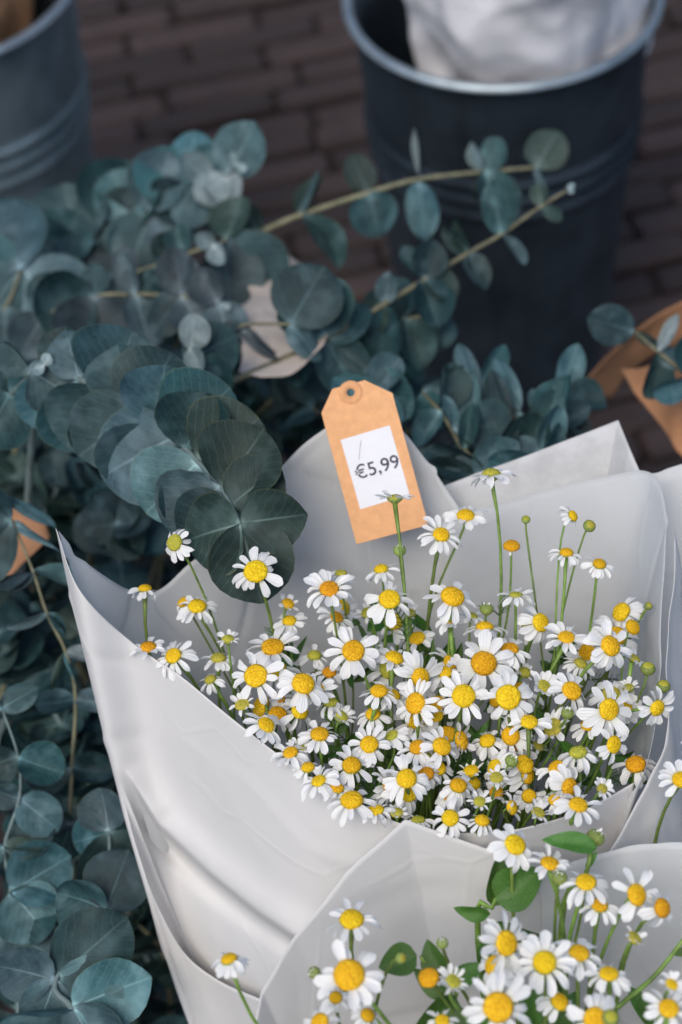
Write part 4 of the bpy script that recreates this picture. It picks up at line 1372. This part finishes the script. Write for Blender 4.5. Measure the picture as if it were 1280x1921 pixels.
# left: bare jointed stem with narrow blue leaves
euca_px('jointed eucalyptus stem with paired narrow blue leaves beside the white peak', [
    (-6, 920, 1.02, [(330, 130, .2, 0, 60, 0)]),
    (22, 975, 1.02, [(330, 110, .25, 0, 50, 0), (215, 160, .9, 0, 10, 1), (150, 100, .9, 0, 10, 1)]),
    (62, 1072, 1.02, [(338, 95, .3, 0, 50, 0), (190, 80, .2, 0, 50, 3)]),
    (88, 1150, 1.02, [(200, 80, .3, 0, 40, 3), (300, 60, .3, 0, 50, 1)]),
    (124, 1224, 1.025, [(345, 80, .45, 0, 40, 4), (250, 80, .25, 0, 50, 2), (290, 60, .3, 0, 50, 0)]),
    (142, 1310, 1.03, [(350, 70, .6, 0, 20, 0), (190, 80, .6, 0, 20, 1)]),
    (135, 1440, 1.04, [(350, 80, .7, 0, 20, 1), (190, 90, .7, 0, 20, 1)]),
    (132, 1545, 1.04, [(150, 60, .9, 20, 20, 3), (340, 90, .6, 10, 30, 3), (250, 80, .9, 0, 0, 1)]),
], extra_base=(-0.20, 0.50, 0.32), stem_r=.0011, seed=15)
euca_px('curved eucalyptus stem with dark leaves beside the lower white fold', [
    (4, 1330, 1.0, [(160, 70, .8, 0, 20, 1), (30, 80, .7, 0, 20, 1)]),
    (34, 1420, 1.0, [(340, 90, .8, -5, 20, 1), (200, 80, .9, -5, 10, 1)]),
    (36, 1500, 1.0, [(320, 95, .9, -5, 20, 0), (160, 70, .9, 0, 10, 1)]),
    (8, 1590, 1.0, [(350, 70, .4, 10, 50, 2), (20, 100, .8, -10, 10, 1), (200, 60, .8, 0, 10, 1)]),
    (20, 1670, 1.0, [(30, 130, .9, -4, 10, 1), (310, 105, 1.1, 0, 10, 0)]),
    (4, 1740, 1.0, [(25, 120, 1.0, 0, 10, 1), (330, 110, 1.1, 0, 20, 0)]),
], extra_base=(-0.20, 0.42, 0.36), mat_stem=M_ESTEMB, stem_r=.0011, seed=16)
euca_px('eucalyptus sprig of large blue green leaves low beside the white wrap', [
    (205, 1560, .985, [(285, 150, 1.05, -4, 10, 1), (100, 90, 1.0, -4, 10, 3), (200, 90, 1, -20, 10, 1), (20, 100, 1, -20, 0, 1)]),
    (200, 1710, .965, [(160, 110, 1.0, -10, 10, 1), (70, 130, 1.1, -6, 8, 1)]),
    (104, 1838, .935, [(42, 190, .85, 4, 8, 1), (335, 185, .95, 6, -8, 0), (165, 130, 1.0, 4, 8, 0), (250, 120, 1., 0, 10, 0)]),
    (135, 1890, .93, [(185, 150, .35, 10, 40, 0), (300, 150, 1., 4, 0, 1), (20, 170, .9, -6, 0, 0)]),
], extra_base=(-0.17, 0.40, 0.40), mat_stem=M_ESTEMB, stem_r=.0018, seed=17, ls=.92)

# random filling sprigs deeper down
fr_ = random.Random(77)


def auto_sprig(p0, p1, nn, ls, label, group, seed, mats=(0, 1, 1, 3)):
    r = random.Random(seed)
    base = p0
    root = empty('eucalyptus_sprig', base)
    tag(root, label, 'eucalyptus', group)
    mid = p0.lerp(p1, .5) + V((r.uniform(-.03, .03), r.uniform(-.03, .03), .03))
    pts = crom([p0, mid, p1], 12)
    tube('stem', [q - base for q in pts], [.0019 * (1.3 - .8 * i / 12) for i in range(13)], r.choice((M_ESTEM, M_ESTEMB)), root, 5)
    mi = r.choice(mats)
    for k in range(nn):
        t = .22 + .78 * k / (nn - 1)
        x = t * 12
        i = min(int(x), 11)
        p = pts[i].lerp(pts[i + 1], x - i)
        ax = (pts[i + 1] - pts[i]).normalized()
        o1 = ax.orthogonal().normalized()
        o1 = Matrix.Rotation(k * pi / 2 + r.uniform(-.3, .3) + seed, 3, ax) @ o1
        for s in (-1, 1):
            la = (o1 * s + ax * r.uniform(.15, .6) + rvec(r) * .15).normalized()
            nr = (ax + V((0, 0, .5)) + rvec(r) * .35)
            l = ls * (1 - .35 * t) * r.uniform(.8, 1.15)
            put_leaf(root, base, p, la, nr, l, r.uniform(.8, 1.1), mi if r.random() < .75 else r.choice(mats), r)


def where_fill(u, v, q):
    w = ('behind the wrap of the tagged bouquet' if u > 720 else 'around the price tag and newsprint' if u > 410 else 'under the plum grey sprig' if v < 720
         else 'under the large overlapping rounds' if v < 1000 else 'beside the white paper peak' if v < 1350 else 'beside the lower white fold')
    return 'shaded eucalyptus sprig %s, %s' % (w, 'partly lit' if q == 0 else 'lowest and darkest')


n_ = 0
FILL = [  # pixel areas and depth ranges of the shaded mass
    (40, 800, 1.10, 1.2), (150, 880, 1.08, 1.2), (250, 930, 1.05, 1.16), (60, 900, 1.10, 1.2), (330, 900, 1.08, 1.18), (220, 1020, 1.08, 1.18), (130, 980, 1.1, 1.2), (40, 1040, 1.12, 1.2),
    (40, 1150, 1.08, 1.2), (140, 1200, 1.1, 1.2), (60, 1280, 1.07, 1.2), (180, 1330, 1.1, 1.2), (60, 1400, 1.06, 1.2), (170, 1450, 1.07, 1.2), (90, 1530, 1.05, 1.2), (210, 1500, 1.06, 1.2),
    (60, 1640, 1.06, 1.18), (160, 1620, 1.08, 1.2), (250, 1700, 1.08, 1.18), (60, 1800, 1.05, 1.18), (200, 1850, 1.06, 1.18), (20, 1920, 1.0, 1.15), (260, 1900, 1.06, 1.15),
    (480, 760, 1.1, 1.22), (560, 790, 1.08, 1.2), (620, 720, 1.14, 1.25), (700, 680, 1.18, 1.3), (440, 780, 1.1, 1.2), (380, 700, 1.16, 1.26),
    (60, 640, 1.2, 1.3), (200, 640, 1.2, 1.3), (320, 620, 1.22, 1.32), (20, 700, 1.15, 1.25), (640, 600, 1.3, 1.36), (110, 560, 1.3, 1.36), (400, 540, 1.3, 1.38), (250, 500, 1.34, 1.4),
    (760, 800, 1.14, 1.25), (850, 830, 1.14, 1.24), (950, 840, 1.14, 1.24), (1050, 840, 1.14, 1.24), (760, 700, 1.2, 1.3),
]
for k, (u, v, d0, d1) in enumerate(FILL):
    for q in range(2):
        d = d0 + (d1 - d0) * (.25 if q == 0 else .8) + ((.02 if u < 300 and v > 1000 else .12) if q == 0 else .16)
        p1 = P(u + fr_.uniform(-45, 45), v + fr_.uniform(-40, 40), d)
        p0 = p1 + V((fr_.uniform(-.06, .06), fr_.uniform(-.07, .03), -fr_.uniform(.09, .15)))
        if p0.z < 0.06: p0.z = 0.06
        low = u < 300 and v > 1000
        auto_sprig(p0, p1, 8 if low else 6, fr_.uniform(.030, .038) if low else fr_.uniform(.036, .048), where_fill(u, v, q), 'shaded eucalyptus filling the gaps', 500 + n_, (1, 1, 2))  # darker leaf colours only, so part of the gaps' shade is in the colour
        n_ += 1
print('objects', len(bpy.data.objects), 'bricks', nb, 'fill', n_)
